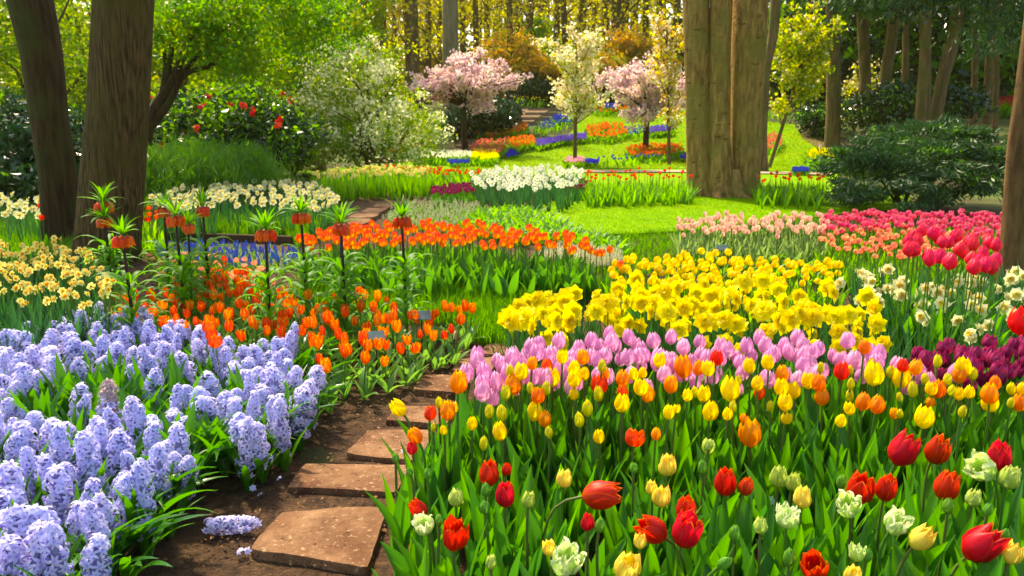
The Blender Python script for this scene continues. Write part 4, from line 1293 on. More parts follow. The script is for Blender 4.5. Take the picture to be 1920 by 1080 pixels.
# ================================================================== HILLSIDE BEDS (masses of far flowers)
def hill_bed(name, label, poly_px, pm, nb, h=.28, rb=.034, leafm=GL_FAR, nl=None, lw=.035):
    poly = hillpoly(poly_px)
    nb = int(nb * 1.9)
    q = spread(poly, nb, 1)
    g = np.random.default_rng(len(label))
    V, mi = [], []
    for x, y in q:
        z = hgt(x, y)
        hh = h * (.85 + .3 * g.random())
        a0 = g.random() * 6.28
        for k in range(5):
            a = a0 + k * 1.257
            c, s_ = math.cos(a), math.sin(a)
            r = rb * (.8 + .4 * g.random())
            b = np.array([x, y, z + hh])
            d = np.array([c, s_, 0]); t = np.array([-s_, c, 0])
            V.append([b, b + d * r * .9 + t * r * .6 + [0, 0, r * .9], b + d * r * .35 + [0, 0, r * 2.1], b + d * r * .9 - t * r * .6 + [0, 0, r * .9]])
            mi.append(0)
    for x, y in spread(poly, nl or nb * 2, 1):
        z = hgt(x, y)
        a = g.random() * 6.28
        d = np.array([math.cos(a), math.sin(a), 0]); t = np.array([-math.sin(a), math.cos(a), 0])
        b = np.array([x, y, z])
        L = h * (.7 + .5 * g.random())
        V.append([b, b + [0, 0, L * .6] + d * L * .2 + t * lw, b + [0, 0, L] + d * L * .6, b + [0, 0, L * .6] + d * L * .2 - t * lw])
        mi.append(1)
    tag(obj(name, quads_mesh(name, np.array(V), [pm, leafm], mi)), label, None, None, 'stuff')
BLU = petal_mat('far_blue', (.03, .06, .62), (.1, .12, .75), None, trans=.25)
VIO = petal_mat('far_violet', (.22, .13, .7), (.34, .22, .8), None, trans=.25)
COR = petal_mat('far_coral', (.8, .12, .1), (.88, .3, .2), None)
FOR_ = petal_mat('far_orange', (.88, .2, .02), (.92, .4, .03), None)
RED2 = petal_mat('far_red', (.75, .02, .02), (.85, .1, .03), None)
PIN = petal_mat('far_pink', (.85, .4, .5), (.9, .65, .7), None)
for a in [
 ('coral_flower_bed', 'coral red flower bed at the bottom left of the hillside lawn', [(878, 292), (905, 276), (950, 274), (956, 290), (930, 306), (895, 308)], COR, 150),
 ('orange_flower_bed', 'orange flower bed joined to the coral one on the hillside', [(950, 275), (1000, 270), (1003, 284), (965, 294)], FOR_, 110),
 ('blue_flower_bed', 'small deep blue patch in front of the coral and orange beds', [(943, 290), (962, 288), (972, 298), (950, 303)], BLU, 110, .12),
 ('violet_flower_bed', 'long violet blue bed curving across the hillside lawn', [(1003, 277), (1050, 269), (1096, 262), (1100, 272), (1050, 278), (1008, 288)], VIO, 230, .22),
 ('orange_flower_bed', 'orange flower bed right of the long violet bed', [(1097, 250), (1140, 243), (1165, 246), (1178, 262), (1150, 272), (1105, 272)], FOR_, 150),
 ('leafy_flower_bed', 'green flower bed with few blue blooms behind the pink cherry trunk', [(1165, 254), (1200, 250), (1212, 262), (1180, 268)], BLU, 24),
 ('violet_flower_bed', 'short violet bed beside the right pink cherry trunk', [(1215, 252), (1262, 248), (1262, 258), (1218, 262)], VIO, 90, .25),
 ('orange_flower_bed', 'long orange bed below the garden steps', [(890, 264), (925, 250), (990, 246), (985, 258), (920, 272)], FOR_, 130),
 ('leafy_flower_bed', 'green border with blue blooms along the garden steps', [(985, 256), (1035, 234), (1078, 224), (1072, 244), (1020, 258)], BLU, 50, .3),
 ('blue_flower_bed', 'deep blue patch at the top of the border by the steps', [(1034, 230), (1066, 222), (1066, 231), (1040, 236)], BLU, 110, .2),
 ('yellow_flower_bed', 'yellow flower bed at the head of the garden steps', [(958, 197), (1000, 194), (1036, 198), (1036, 206), (960, 206)], DAFY, 110, .5),
 ('mixed_flower_bed', 'blue and orange bed at the top of the hillside lawn', [(1110, 216), (1200, 210), (1205, 220), (1120, 222)], FOR_, 50),
 ('blue_flower_bed', 'blue patch in the top bed of the hillside lawn', [(1130, 212), (1160, 209), (1156, 217), (1134, 218)], BLU, 70, .35),
 ('orange_flower_bed', 'orange red bed at the foot of the right pink cherry', [(1172, 296), (1200, 288), (1275, 286), (1282, 300), (1240, 308), (1180, 308)], FOR_, 170),
 ('leafy_flower_bed', 'low green bed before the orange one at the gravel path', [(1118, 316), (1180, 308), (1240, 310), (1180, 320)], BLU, 12),
 ('pink_flower_bed', 'pale pink patch at the foot of the slender blossom tree', [(1058, 318), (1064, 309), (1094, 309), (1096, 318)], PIN, 90, .2),
 ('blue_flower_bed', 'blue patch right of the pale pink one', [(1097, 316), (1098, 311), (1122, 311), (1122, 317)], BLU, 60, .15),
 ('yellow_flower_bed', 'yellow daffodil bed below the coral bed', [(884, 312), (888, 300), (930, 300), (934, 312), (905, 317)], DAFY, 150),
 ('white_flower_bed', 'white flower bed behind the scarlet tulip strip', [(775, 308), (800, 300), (884, 303), (884, 311), (800, 314)], DAFW, 160),
 ('blue_flower_bed', 'deep blue patch between white and yellow beds', [(838, 312), (850, 306), (880, 308), (880, 315), (845, 317)], BLU, 130, .14),
 ('orange_flower_bed', 'orange bed glimpsed under the white blossom shrub', [(730, 298), (790, 290), (792, 298), (740, 303)], FOR_, 80),
 ('red_flower_bed', 'red patch under the left pink cherry', [(846, 254), (882, 252), (882, 258), (848, 260)], RED2, 70),
 ('pink_flower_bed', 'round coral pink bed right of the triple trunk', [(1426, 290), (1430, 272), (1450, 264), (1466, 272), (1462, 288), (1442, 296)], COR, 70),
 ('yellow_flower_bed', 'yellow daffodil clump at the foot of the juniper', [(1505, 326), (1520, 308), (1560, 302), (1586, 312), (1575, 326)], DAFY, 80, .42),
 ('blue_flower_bed', 'blue patch beside the yellow daffodil clump', [(1484, 331), (1488, 326), (1515, 325), (1514, 331)], BLU, 60, .12),
 ('blue_flower_bed', 'blue patch touching the left side of the triple trunk', [(1274, 306), (1278, 297), (1296, 297), (1296, 308)], BLU, 60, .15),
 ('leafy_flower_bed', 'rounded green bed at the top of the right lawn', [(1426, 232), (1440, 218), (1485, 218), (1492, 230), (1460, 238)], YEL, 10, .45),
 ('red_flower_bed', 'bright red flower bed far in the shade of the right wood', [(1832, 216), (1860, 209), (1960, 209), (1960, 222), (1840, 224)], RED2, 240, .6)]:
    hill_bed(*a)

# low wooden edging board behind the muscari
def board(ax, ay, bx, by, label, h=.12, th=.04):
    a, b = at(ax, ay), at(bx, by)
    d = b - a
    n = 14
    V, UV = [], []
    for i in range(n + 1):
        t = i / n
        j = (rng.random() - .5) * .008
        for x, z in ((-th / 2, -.03), (-th / 2, h - .01), (-th / 2 + .01, h), (th / 2 - .01, h), (th / 2, h - .01), (th / 2, -.03)):
            V.append((t * d.length, x + j, z + j)); UV.append((t, 0))
    Fc = [(i * 6 + k, i * 6 + (k + 1) % 6, (i + 1) * 6 + (k + 1) % 6, (i + 1) * 6 + k) for i in range(n) for k in range(6)]
    Fc += [tuple(range(6))[::-1], tuple(n * 6 + k for k in range(6))]
    mb = MB(); mb.add((V, Fc, UV), plain_mat('dark_timber', (.06, .035, .018), (.13, .08, .04), 5, .9, .6, 18, (1, 14, 14)))
    o = obj('edging_board', mb.mesh('edging_board', False)); o.location = a; o.rotation_euler = (0, 0, math.atan2(d.y, d.x))
    tag(o, label, 'edging board')
board(285, 452, 548, 462, 'dark timber edging board between blue muscari and cream daffodils')
board(0, 372, 90, 374, 'dark timber board behind the cream daffodils left of the leaning trunk', .16)

# garden steps up the hill
def steps():
    rows = [(855, 898, 279), (868, 915, 268), (920, 968, 251), (938, 990, 243), (960, 1012, 233), (972, 1030, 225), (984, 1045, 216), (990, 1060, 208)]
    o = empty('garden_steps', on(930, 262))
    M0 = o.location.copy()
    for x0, x1, y in rows:
        a, b = on(x0, y), on(x1, y)
        bm = bmesh.new()
        bmesh.ops.create_cube(bm, size=1)
        d = b - a
        bmesh.ops.scale(bm, vec=(d.length, .5, .2), verts=bm.verts)
        bmesh.ops.bevel(bm, geom=bm.edges[:], offset=.015, segments=2, affect='EDGES')
        me = bpy.data.meshes.new('tread'); bm.to_mesh(me); bm.free(); me.materials.append(WOODM)
        t = obj('tread', me, o)
        c = (a + b) / 2
        t.location = (c.x - M0.x, c.y - M0.y, c.z + .02 - M0.z)
        t.rotation_euler = (0, 0, math.atan2(d.y, d.x))
    tag(o, 'weathered wooden garden steps climbing the hill behind the left pink cherry', 'steps')
steps()

# ================================================================== TREES AND SHRUBS
def cloud(pts, L, W, mode='rand', g=None, axis=None, var=.35):
    """one small folded quad per point"""
    g = g or np.random.default_rng(1)
    n = len(pts)
    d = g.normal(0, 1, (n, 3))
    if mode == 'droop':
        d[:, 2] = -np.abs(d[:, 2]) * 1.2 - .3
    elif mode == 'out':
        d = axis + g.normal(0, .45, (n, 3))
    elif mode == 'up':
        d[:, 2] = np.abs(d[:, 2]) + .8
    d /= np.linalg.norm(d, axis=1, keepdims=True) + 1e-9
    u = g.normal(0, 1, (n, 3))
    s = np.cross(d, u)
    s /= np.linalg.norm(s, axis=1, keepdims=True) + 1e-9
    nn = np.cross(d, s)
    sc = (1 - var + 2 * var * g.random(n))[:, None]
    l, w = L * sc, W * sc
    return np.stack([pts - d * l / 2, pts + s * w / 2 + nn * w * .25, pts + d * l / 2, pts - s * w / 2 + nn * w * .25], 1)

def clumps(blobs, k, g, shell=.55):
    """clump centres inside a list of ellipsoids (x,y,z,rx,ry,rz)"""
    B = np.array(blobs, float)
    vol = B[:, 3] * B[:, 4] * B[:, 5]
    i = g.choice(len(B), k, p=vol / vol.sum())
    d = g.normal(0, 1, (k, 3))
    d /= np.linalg.norm(d, axis=1, keepdims=True)
    r = shell + (1 - shell) * g.random(k) ** .7
    return B[i, :3] + d * B[i, 3:] * r[:, None], d

def crown_mesh(name, blobs, nclump, nleaf, spreadr, L, W, mats, share=None, mode='rand', seed=1, shell=.5, flatz=.7):
    g = np.random.default_rng(seed)
    C, D = clumps(blobs, nclump, g, shell)
    sz = spreadr * (.5 + g.random(nclump))
    idx = g.integers(0, nclump, nleaf)
    off = g.normal(0, 1, (nleaf, 3)) * [1, 1, flatz]
    P = C[idx] + off * sz[idx][:, None] * .55
    V = cloud(P, L, W, mode, g, D[idx])
    mi = None
    if len(mats) > 1:
        cs = g.random(nclump)
        th = np.cumsum(share)
        base = np.searchsorted(th, np.clip(cs[idx] * .6 + g.random(nleaf) * .4, 0, .9999))
        mi = np.minimum(base, len(mats) - 1)
    return quads_mesh(name, V, mats, mi), C

def trunk_mesh(name, paths, m, n=18, ridge=.06, seed=1, knots=0):
    """paths: list of (points, radii); bark ridges run along the stem"""
    g = random.Random(seed)
    mb = MB()
    for pts, rad in paths:
        # resample smoothly
        P = [Vector(p) for p in pts]
        Q, Rr = [], []
        steps_ = 6 if len(P) < 8 else 2
        for i in range(len(P) - 1):
            p0, p1, p2, p3 = P[max(i - 1, 0)], P[i], P[i + 1], P[min(i + 2, len(P) - 1)]
            for k in range(steps_):
                t = k / steps_
                Q.append(.5 * ((2 * p1) + (p2 - p0) * t + (2 * p0 - 5 * p1 + 4 * p2 - p3) * t * t + (3 * p1 - p0 - 3 * p2 + p3) * t ** 3))
                Rr.append(rad[i] + (rad[i + 1] - rad[i]) * t)
        Q.append(P[-1]); Rr.append(rad[-1])
        V, Fc, UV = tube(Q, Rr, n)
        V = np.array(V)
        ph = [g.uniform(0, 6) for _ in range(4)]
        for i, q in enumerate(Q):
            for k in range(n):
                a = 2 * math.pi * k / n
                f = 1 + ridge * (math.sin(5 * a + ph[0] + .3 * i) * .5 + math.sin(9 * a + ph[1] - .2 * i) * .35 + math.sin(2 * a + ph[2] + .5 * i) * .5)
                j = i * n + k
                V[j] = np.array(q) + (V[j] - np.array(q)) * f
        mb.add((V, Fc, UV), m)
    return mb.mesh(name)

def tree(name, label, cat, group, base, trunk_paths, bark, crown=None, n=14, ridge=.05, seed=1, extra=None):
    """an Empty at the foot; world coordinates in, stored relative to the foot"""
    o = empty(name, base)
    B = Vector(base)
    if trunk_paths:
        obj('trunk', trunk_mesh('trunk', [([tuple(Vector(p) - B) for p in pts], r) for pts, r in trunk_paths], bark, n, ridge, seed), o)
    if crown:
        c = obj('crown', crown, o)
        c.location = -B
    for nm, me in (extra or []):
        c = obj(nm, me, o)
        c.location = -B
    return tag(o, label, cat, group)

def limbs(root, r0, targets, g, sag=.15, thin=.25):
    """curved branches from a root point to clump centres"""
    out = []
    for t in targets:
        t = Vector(t)
        m_ = root.lerp(t, .5) + Vector((g.uniform(-.1, .1), g.uniform(-.1, .1), sag)) * (t - root).length
        out.append(([tuple(root), tuple(root.lerp(m_, .5)), tuple(m_), tuple(m_.lerp(t, .5)), tuple(t)], [r0, r0 * .8, r0 * .6, r0 * .42, r0 * thin]))
    return out

BARK_D = bark_mat('dark_furrowed_bark', (.026, .016, .006), (.15, .095, .034), (.08, .07, .014), 46, 1.0, .04, .05)
BARK_D2 = bark_mat('dark_bark', (.022, .013, .006), (.07, .04, .018), (.05, .055, .012), 22, .9, .03, .12)
BARK_R = bark_mat('pale_smooth_bark', (.18, .1, .025), (.44, .265, .075), (.24, .19, .04), 15, 1.0, .045, .22, True)
BARK_G = bark_mat('grey_bark', (.16, .13, .08), (.26, .21, .13), (.14, .14, .05), 14, .5, .03, .15)
BARK_B = bark_mat('brown_bark', (.09, .055, .025), (.2, .13, .055), (.09, .09, .02), 12, .7, .04, .12)
LF_Y = leaf_mat('spring_leaf', (.1, .21, .005), (.25, .35, .008), spec=.2, trans=.5, stripes=False)
LF_G = leaf_mat('green_leaf', (.042, .165, .009), (.105, .28, .013), spec=.2, trans=.5, stripes=False)
LF_GOLD = leaf_mat('golden_leaf', (.3, .34, .014), (.46, .46, .02), trans=.55, stripes=False)
LF_OLIVE = leaf_mat('olive_leaf', (.16, .19, .014), (.3, .28, .016), trans=.5, stripes=False)
LF_BRN = leaf_mat('brown_twig_leaf', (.14, .1, .015), (.26, .2, .025), trans=.35, stripes=False)
LF_COP = leaf_mat('copper_leaf', (.42, .27, .035), (.56, .4, .06), trans=.45, stripes=False)
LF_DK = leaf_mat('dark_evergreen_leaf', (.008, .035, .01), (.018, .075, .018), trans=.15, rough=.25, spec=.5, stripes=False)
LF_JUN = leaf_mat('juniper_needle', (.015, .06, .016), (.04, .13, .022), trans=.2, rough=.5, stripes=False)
LF_FEA = leaf_mat('feathery_green', (.05, .19, .015), (.1, .27, .02), trans=.4, stripes=False)
PINKB = petal_mat('cherry_blossom', (.9, .62, .64), (.94, .82, .82), None, bias=.2, kn=.8, trans=.45)
WHTB = petal_mat('white_blossom', (.88, .86, .5), (.93, .92, .72), None, bias=.2, trans=.45)
CRMB = petal_mat('cream_blossom', (.88, .72, .46), (.92, .84, .66), None, bias=.2, trans=.45)
REDB = petal_mat('red_blossom', (.8, .03, .02), (.88, .12, .04), None, trans=.3)

def px_path(pxs, d):
    """pxs: (x, y, width) in the photograph; returns points at distance d and radii"""
    return [tuple(dep(x, y, d)) for x, y, w in pxs], [w * d / F_PX / 2 for x, y, w in pxs]

# two big dark trunks on the left
d1, d2 = 8.7, 8.0
p1, r1 = px_path([(120, 462, 88), (114, 420, 66), (110, 330, 66), (94, 230, 64), (78, 100, 68), (56, 0, 74), (20, -160, 78), (-30, -420, 80)], d1)
p2, r2 = px_path([(196, 505, 142), (200, 478, 120), (205, 420, 112), (212, 330, 108), (222, 200, 103), (227, 100, 103), (232, 0, 102), (240, -160, 98), (246, -420, 94)], d2)
for p in (p1, p2):
    p[0] = (p[0][0], p[0][1], -.05)
tree('broadleaf_tree', 'dark leaning trunk left of the thick furrowed one, curving away at the top', 'tree', None, (p1[0][0], d1, 0), [(p1, r1)], BARK_D2, None, 26, .035, 1)
tree('broadleaf_tree', 'thickest dark brown trunk with vertical furrowed bark behind the narcissi', 'tree', None, (p2[0][0], d2, 0), [(p2, r2)], BARK_D, None, 36, .03, 2)
# triple trunk on the lawn
d3 = 14.6
A_, rA = px_path([(1322, 379, 84), (1318, 362, 62), (1314, 325, 53), (1312, 280, 49), (1309, 200, 46), (1307, 90, 47), (1305, 0, 48), (1300, -300, 44)], d3)
B_, rB = px_path([(1354, 381, 78), (1353, 362, 56), (1350, 325, 47), (1349, 280, 43), (1348, 200, 38), (1349, 90, 37), (1351, 0, 37), (1356, -300, 34)], d3 - .15)
C_, rC = px_path([(1392, 380, 84), (1393, 362, 66), (1396, 325, 57), (1398, 270, 55), (1400, 200, 55), (1404, 90, 59), (1408, 0, 59), (1424, -300, 52)], d3)
D_, rD = px_path([(1374, 372, 64), (1374, 340, 46), (1373, 240, 36), (1373, 190, 28), (1371, 120, 16), (1372, 0, 18), (1376, -300, 16)], d3 + .32)
for p in (A_, B_, C_, D_):
    p[0] = (p[0][0], p[0][1], -.02)
roots = []
g = random.Random(4)
for k in range(9):
    a = k * .7 + g.uniform(-.2, .2)
    c = Vector((dep(1356, 372, d3).x, d3, 0))
    roots.append(([(c.x + .4 * math.cos(a), c.y + .22 * math.sin(a), .5), (c.x + .52 * math.cos(a), c.y + .38 * math.sin(a), .16), (c.x + .7 * math.cos(a), c.y + .56 * math.sin(a), .05), (c.x + 1.0 * math.cos(a + .2), c.y + .85 * math.sin(a + .2), -.03)], [.1, .12, .08, .03]))
tree('multi_stem_tree', 'big pale brown tree of close fused stems standing on the mown lawn', 'tree', None, (dep(1356, 372, d3).x, d3, 0), [(A_, rA), (B_, rB), (C_, rC), (D_, rD)] + roots, BARK_R, None, 30, .05, 3)
E_, rE = px_path([(1427, 330, 26), (1429, 250, 18), (1438, 130, 13), (1452, 40, 19), (1468, -200, 20)], 21.5)
E_[0] = (E_[0][0], E_[0][1], 0)
tree('broadleaf_tree', 'brown trunk half hidden behind the right side of the fused stems', 'tree', None, (E_[0][0], 21.5, 0), [(E_, rE)], BARK_B, None, 16, .04, 5)
# stem at the right edge
S_, rS = px_path([(1893, 530, 44), (1897, 470, 42), (1903, 380, 40), (1911, 270, 38), (1922, 180, 36), (1940, 40, 34), (1960, -160, 32)], 6.4)
S_[0] = (S_[0][0], S_[0][1], -.02)
tree('broadleaf_tree', 'slim brown trunk at the edge of the picture beside the crimson tulips', 'tree', None, (S_[0][0], 6.4, 0), [(S_, rS)], bark_mat('slim_bark', (.08, .045, .018), (.17, .1, .04), None, 20, .6, .015, .2, True), None, 18, .03, 6)

# --- leaning multi-stem tree with green crown, left middle
d6 = 14.5
stems = [[(272, 262, 26), (290, 205, 20), (318, 160, 17), (345, 100, 13), (368, 40, 10), (392, -30, 8)], [(285, 235, 18), (318, 190, 14), (345, 140, 11), (400, 120, 8), (440, 80, 6)], [(282, 240, 16), (305, 180, 13), (322, 90, 9), (326, 0, 8)],
         [(330, 150, 10), (380, 95, 8), (430, 45, 7), (500, 5, 5)], [(300, 190, 10), (310, 120, 8), (298, 40, 6)], [(345, 100, 9), (380, 40, 7), (420, 0, 6)]]
tp = [px_path(s, d6) for s in stems]
tp[0][0].insert(0, (dep(268, 300, d6).x, d6, -.05)); tp[0][1].insert(0, tp[0][1][0] * 1.3)
def X(px, py, d, rx, ry, rz):
    """ellipsoid for a crown: centre read at (px, py), radii in photo pixels across and up, depth radius in metres"""
    c = dep(px, py, d)
    s = d / F_PX
    return (c.x, c.y, c.z, rx * s, ry, rz * s)
cm, _ = crown_mesh('crown', [X(400, 60, d6, 150, 1.6, 90), X(480, 100, d6 + .5, 110, 1.5, 70), X(330, 20, d6, 90, 1.4, 80), X(560, 60, d6 + 1, 100, 1.4, 90), X(520, 0, d6, 150, 1.4, 70)], 170, 16000, .34, .085, .05, [LF_G, LF_Y, LF_COP], [.66, .94, 1], seed=11, shell=.1)
tree('leaning_tree', 'several dark stems leaning right under a fresh green crown beside the thick trunk', 'tree', None, (dep(268, 300, d6).x, d6, 0), tp, BARK_D2, cm, 9, .03, 7)
# tree with short visible trunk left of the white shrub
d5 = 22.0
T5, r5 = px_path([(596, 318, 34), (595, 290, 26), (593, 220, 24), (590, 150, 22), (586, 60, 18), (590, -60, 12)], d5)
cm, C5 = crown_mesh('crown', [X(560, 110, d5, 75, 1.3, 60), X(600, 40, d5, 90, 1.5, 70), X(520, 50, d5, 60, 1.4, 60), X(610, 140, d5 - .3, 45, .8, 30), X(560, -30, d5, 100, 1.5, 60)], 110, 9000, .38, .12, .07, [LF_G, LF_Y], [.62, 1], seed=12, shell=.2)
tree('broadleaf_tree', 'straight brown trunk under a green crown just left of the white flowering shrub', 'tree', None, (T5[0][0], d5, 0), [(T5, r5)] + limbs(Vector(T5[3]), .09, C5[:9], random.Random(2)), BARK_B, cm, 12, .04, 8)

# --- white flowering shrub
d7 = 20.0
cm, C7 = crown_mesh('crown', [X(700, 230, d7, 120, 1.7, 80), X(640, 170, d7 + .3, 90, 1.5, 90), X(760, 250, d7, 75, 1.2, 60), X(690, 130, d7 + .6, 70, 1.3, 60), X(800, 262, d7, 40, .9, 42), X(610, 240, d7, 60, 1.2, 60)], 260, 17000, .3, .085, .055, [LF_G, LF_Y, WHTB], [.12, .42, 1], seed=13, shell=.4)
b7 = Vector((dep(700, 312, d7).x, d7, 0))
tree('flowering_shrub', 'wide domed shrub covered in small white blossom in front of the wood', 'shrub', None, b7, [([tuple(b7 + Vector((x, 0, -.02))), tuple(b7 + Vector((x * 2, .1, .5))), tuple(b7 + Vector((x * 4, .2, 1.4)))], [.06, .05, .03]) for x in (-.25, -.1, .1, .25)] + limbs(b7 + Vector((0, 0, .4)), .05, C7[:14], random.Random(3)), BARK_B, cm, 8, .03, 9)

# --- trees whose blossom sits along the twigs
def twig_tree(starts, targets, r0, g, nsub, sublen, per, sp, up=.35):
    """limbs from starts to targets with side twigs; returns stem paths and the places of the blossoms"""
    paths, pts = [], []
    for st, t in zip(starts, targets):
        t = Vector(t)
        lb = limbs(st, r0, [t], g, .05, .3)
        paths += lb
        P = [Vector(p) for p in lb[0][0]]
        for k in range(nsub):
            f = g.uniform(1.2, 4.0)
            i = min(3, int(f))
            b = P[i].lerp(P[i + 1], f - i)
            d = (t - st).normalized() * .7 + Vector((g.gauss(0, .75), g.gauss(0, .75), g.gauss(up, .6)))
            d.normalize()
            e = b + d * sublen * g.uniform(.35, 1.0)
            m_ = b.lerp(e, .5) + Vector((0, 0, .06 * sublen))
            paths.append(([tuple(b), tuple(m_), tuple(e)], [r0 * .26, r0 * .2, r0 * .1]))
            for j in range(per):
                u = g.random() ** .8
                q = b.lerp(m_, u * 2) if u < .5 else m_.lerp(e, u * 2 - 1)
                pts.append((q.x + g.gauss(0, sp), q.y + g.gauss(0, sp), q.z + g.gauss(0, sp)))
    return paths, np.array(pts)

def blossom_mesh(pts, L, mats, share, seed):
    g = np.random.default_rng(seed)
    V = cloud(pts, L, L * .85, 'rand', g)
    k = np.repeat(g.random(len(pts) // 9 + 1), 9)[:len(pts)]
    mi = np.minimum(np.searchsorted(np.array(share), np.clip(k * .55 + g.random(len(pts)) * .45, 0, .999)), len(mats) - 1)
    return quads_mesh('crown', V, mats, mi)

# --- pink cherries
def cherry(d, base_px, fork_px, w, blobs, label, seed, nl=11000, lm=.1):
    b = on(*base_px)
    d = b.y
    f = dep(fork_px[0], fork_px[1], d)
    bl = [X(x, y, d + dy, rx, ry, rz) for x, y, dy, rx, ry, rz in blobs]
    g = random.Random(seed)
    C, _ = clumps(bl, 44, np.random.default_rng(seed), .6)
    rr = w * d / F_PX / 2
    tr = [([(b.x, d, b.z - .05), tuple(Vector((b.x, d, b.z)).lerp(f, .5)), tuple(f)], [rr * 1.3, rr, rr * .9])]
    pa, pts = twig_tree([f + Vector((0, 0, g.uniform(0, .25))) for _ in C], C, rr * .42, g, 10, .5, nl // 400, .055)
    cm = blossom_mesh(pts, .1, [PINKB, WHTB, LF_OLIVE], [.74, .95, 1], seed)
    tree('pink_cherry_tree', label, 'tree', 'pink cherry trees', (b.x, d, b.z), tr + pa, BARK_D2, cm, 7, .04, seed)
cherry(27, (872, 284), (869, 200), 11, [(870, 150, 0, 75, 1.6, 42), (805, 160, 0, 42, 1.2, 32), (930, 150, .2, 55, 1.3, 36), (880, 120, .2, 50, 1.2, 24), (840, 185, -.2, 50, 1.1, 25), (975, 160, 0, 24, .7, 14), (785, 145, 0, 18, .6, 20), (915, 190, 0, 40, .9, 18)], 'wide pink blossoming cherry tree beside the garden steps', 21)
cherry(25, (1210, 292), (1213, 222), 11, [(1200, 165, 0, 62, 1.5, 34), (1160, 150, 0, 40, 1.2, 30), (1250, 175, .2, 45, 1.2, 36), (1215, 140, .2, 50, 1.2, 24), (1205, 205, -.2, 40, 1, 26), (1140, 175, 0, 30, .8, 20), (1285, 190, 0, 30, .8, 34)], 'smaller pink blossoming cherry tree left of the triple trunk', 22, 10000)

# --- slender blossom trees
def slender(base_px, top_px, w, blobs, mats, share, label, seed, nl, nc=120, L=.1, name='slender_blossom_tree', lim=16, sp=.22):
    b = on(*base_px)
    d = b.y
    t = dep(top_px[0], top_px[1], d)
    bl = [X(x, y, d + dy, rx, ry, rz) for x, y, dy, rx, ry, rz in blobs]
    rr = w * d / F_PX / 2
    base = Vector((b.x, d, b.z - .05))
    tr = [([tuple(base), tuple(base.lerp(t, .35)), tuple(base.lerp(t, .7)), tuple(t)], [rr * 1.2, rr, rr * .7, rr * .25])]
    g = random.Random(seed)
    C, _ = clumps(bl, 40, np.random.default_rng(seed), .45)
    st = []
    for c in C:
        k = max(.25, min(.9, (c[2] - base.z) / (t.z - base.z) - .16))
        st.append(base.lerp(t, k))
    pa, pts = twig_tree(st, C, rr * .36, g, 6, .42, max(4, nl // 390), .07, .7)
    cm = blossom_mesh(pts, L, mats, share, seed)
    tree(name, label, 'tree', None, (b.x, d, b.z), tr + pa, BARK_B, cm, 6, .03, seed)
slender((1078, 314), (1080, 70), 7, [(1080, 130, 0, 45, 1.0, 70), (1045, 110, 0, 26, .8, 40), (1110, 90, 0, 30, .8, 50), (1065, 170, 0, 44, 1.0, 26), (1100, 165, 0, 30, .8, 28), (1025, 85, 0, 18, .5, 20), (1085, 60, 0, 24, .7, 30), (1130, 185, 0, 22, .7, 14)], [CRMB, WHTB, LF_GOLD], [.4, .68, 1], 'slender young tree with cream blossom and golden leaves on the hillside lawn', 31, 5200, 130)
slender((1255, 312), (1250, 40), 6, [(1245, 80, 0, 42, .9, 48), (1250, 130, 0, 36, .9, 40), (1230, 60, 0, 25, .7, 26), (1262, 200, 0, 28, .7, 40)], [LF_COP, CRMB, LF_GOLD], [.45, .65, 1], 'slender young tree with copper leaves between the pink cherry and triple trunk', 32, 3000, 80)
slender((1440, 318), (1530, 40), 7, [(1490, 110, 0, 55, 1.1, 60), (1510, 50, 0, 60, 1.1, 50), (1470, 170, 0, 40, .9, 40), (1545, 150, 0, 50, .9, 26), (1460, 60, 0, 30, .9, 60)], [LF_Y, LF_GOLD, CRMB], [.5, .84, 1], 'slanting slim tree with yellow green leaves right of the triple trunk', 33, 7000, 170, .1)
slender((1600, 262), (1612, 110), 6, [(1605, 190, 0, 45, .9, 40), (1640, 150, 0, 40, .9, 34), (1590, 150, 0, 30, .8, 30), (1620, 220, 0, 35, .8, 18)], [CRMB, LF_GOLD, LF_Y], [.35, .68, 1], 'small spreading tree with pinkish blossom before the shaded trunks', 34, 3000, 90, .1)

# --- shrubs
def shrub(name, label, blobs, mats, share, nl, nc, L, W, seed, mode='rand', sp=.3, shell=.5, cat='shrub', flower=None, bark=BARK_D2, flatz=.7):
    bl = [X(*b) for b in blobs]
    cm, C = crown_mesh('foliage', bl, nc, nl, sp, L, W, mats, share, mode, seed, shell, flatz)
    cx = sum(b[0] for b in bl) / len(bl); d = sum(b[1] for b in bl) / len(bl)
    base = Vector((cx, d, hgt(cx, d) - .03))
    o = empty(name, base)
    f = obj('foliage', cm, o); f.location = -base
    g = random.Random(seed)
    st = limbs(base, .03, [tuple(c) for c in C[:10]], g, .02)
    obj('stem', trunk_mesh('stem', [([tuple(Vector(p) - base) for p in a], r) for a, r in st], bark, 6, .02, seed), o)
    if flower:
        fm, nf, fr, front_ = flower
        gg = np.random.default_rng(seed + 1)
        for k in range(nf):
            c, dd = clumps(bl, 1, gg, .95)
            c, dd = c[0], dd[0]
            if dd[1] > .1 or c[2] < base.z + .4:
                dd = dd * [1, -1, 1]
                c = c - np.array([0, 2 * abs(dd[1]) * bl[0][4], 0])
            mb = MB()
            for j in range(7):
                q = gg.normal(0, 1, 3) * fr * .5
                mb.add(star(5, fr * .8, fr * .35, .8, .4, random.Random(k * 7 + j)), fm, T(*q) @ Euler((gg.random() * 2, gg.random() * 2, 0)).to_matrix().to_4x4())
            b = obj('blossom', mb.mesh('blossom'), o)
            b.location = Vector(c) - base
    return tag(o, label, cat)
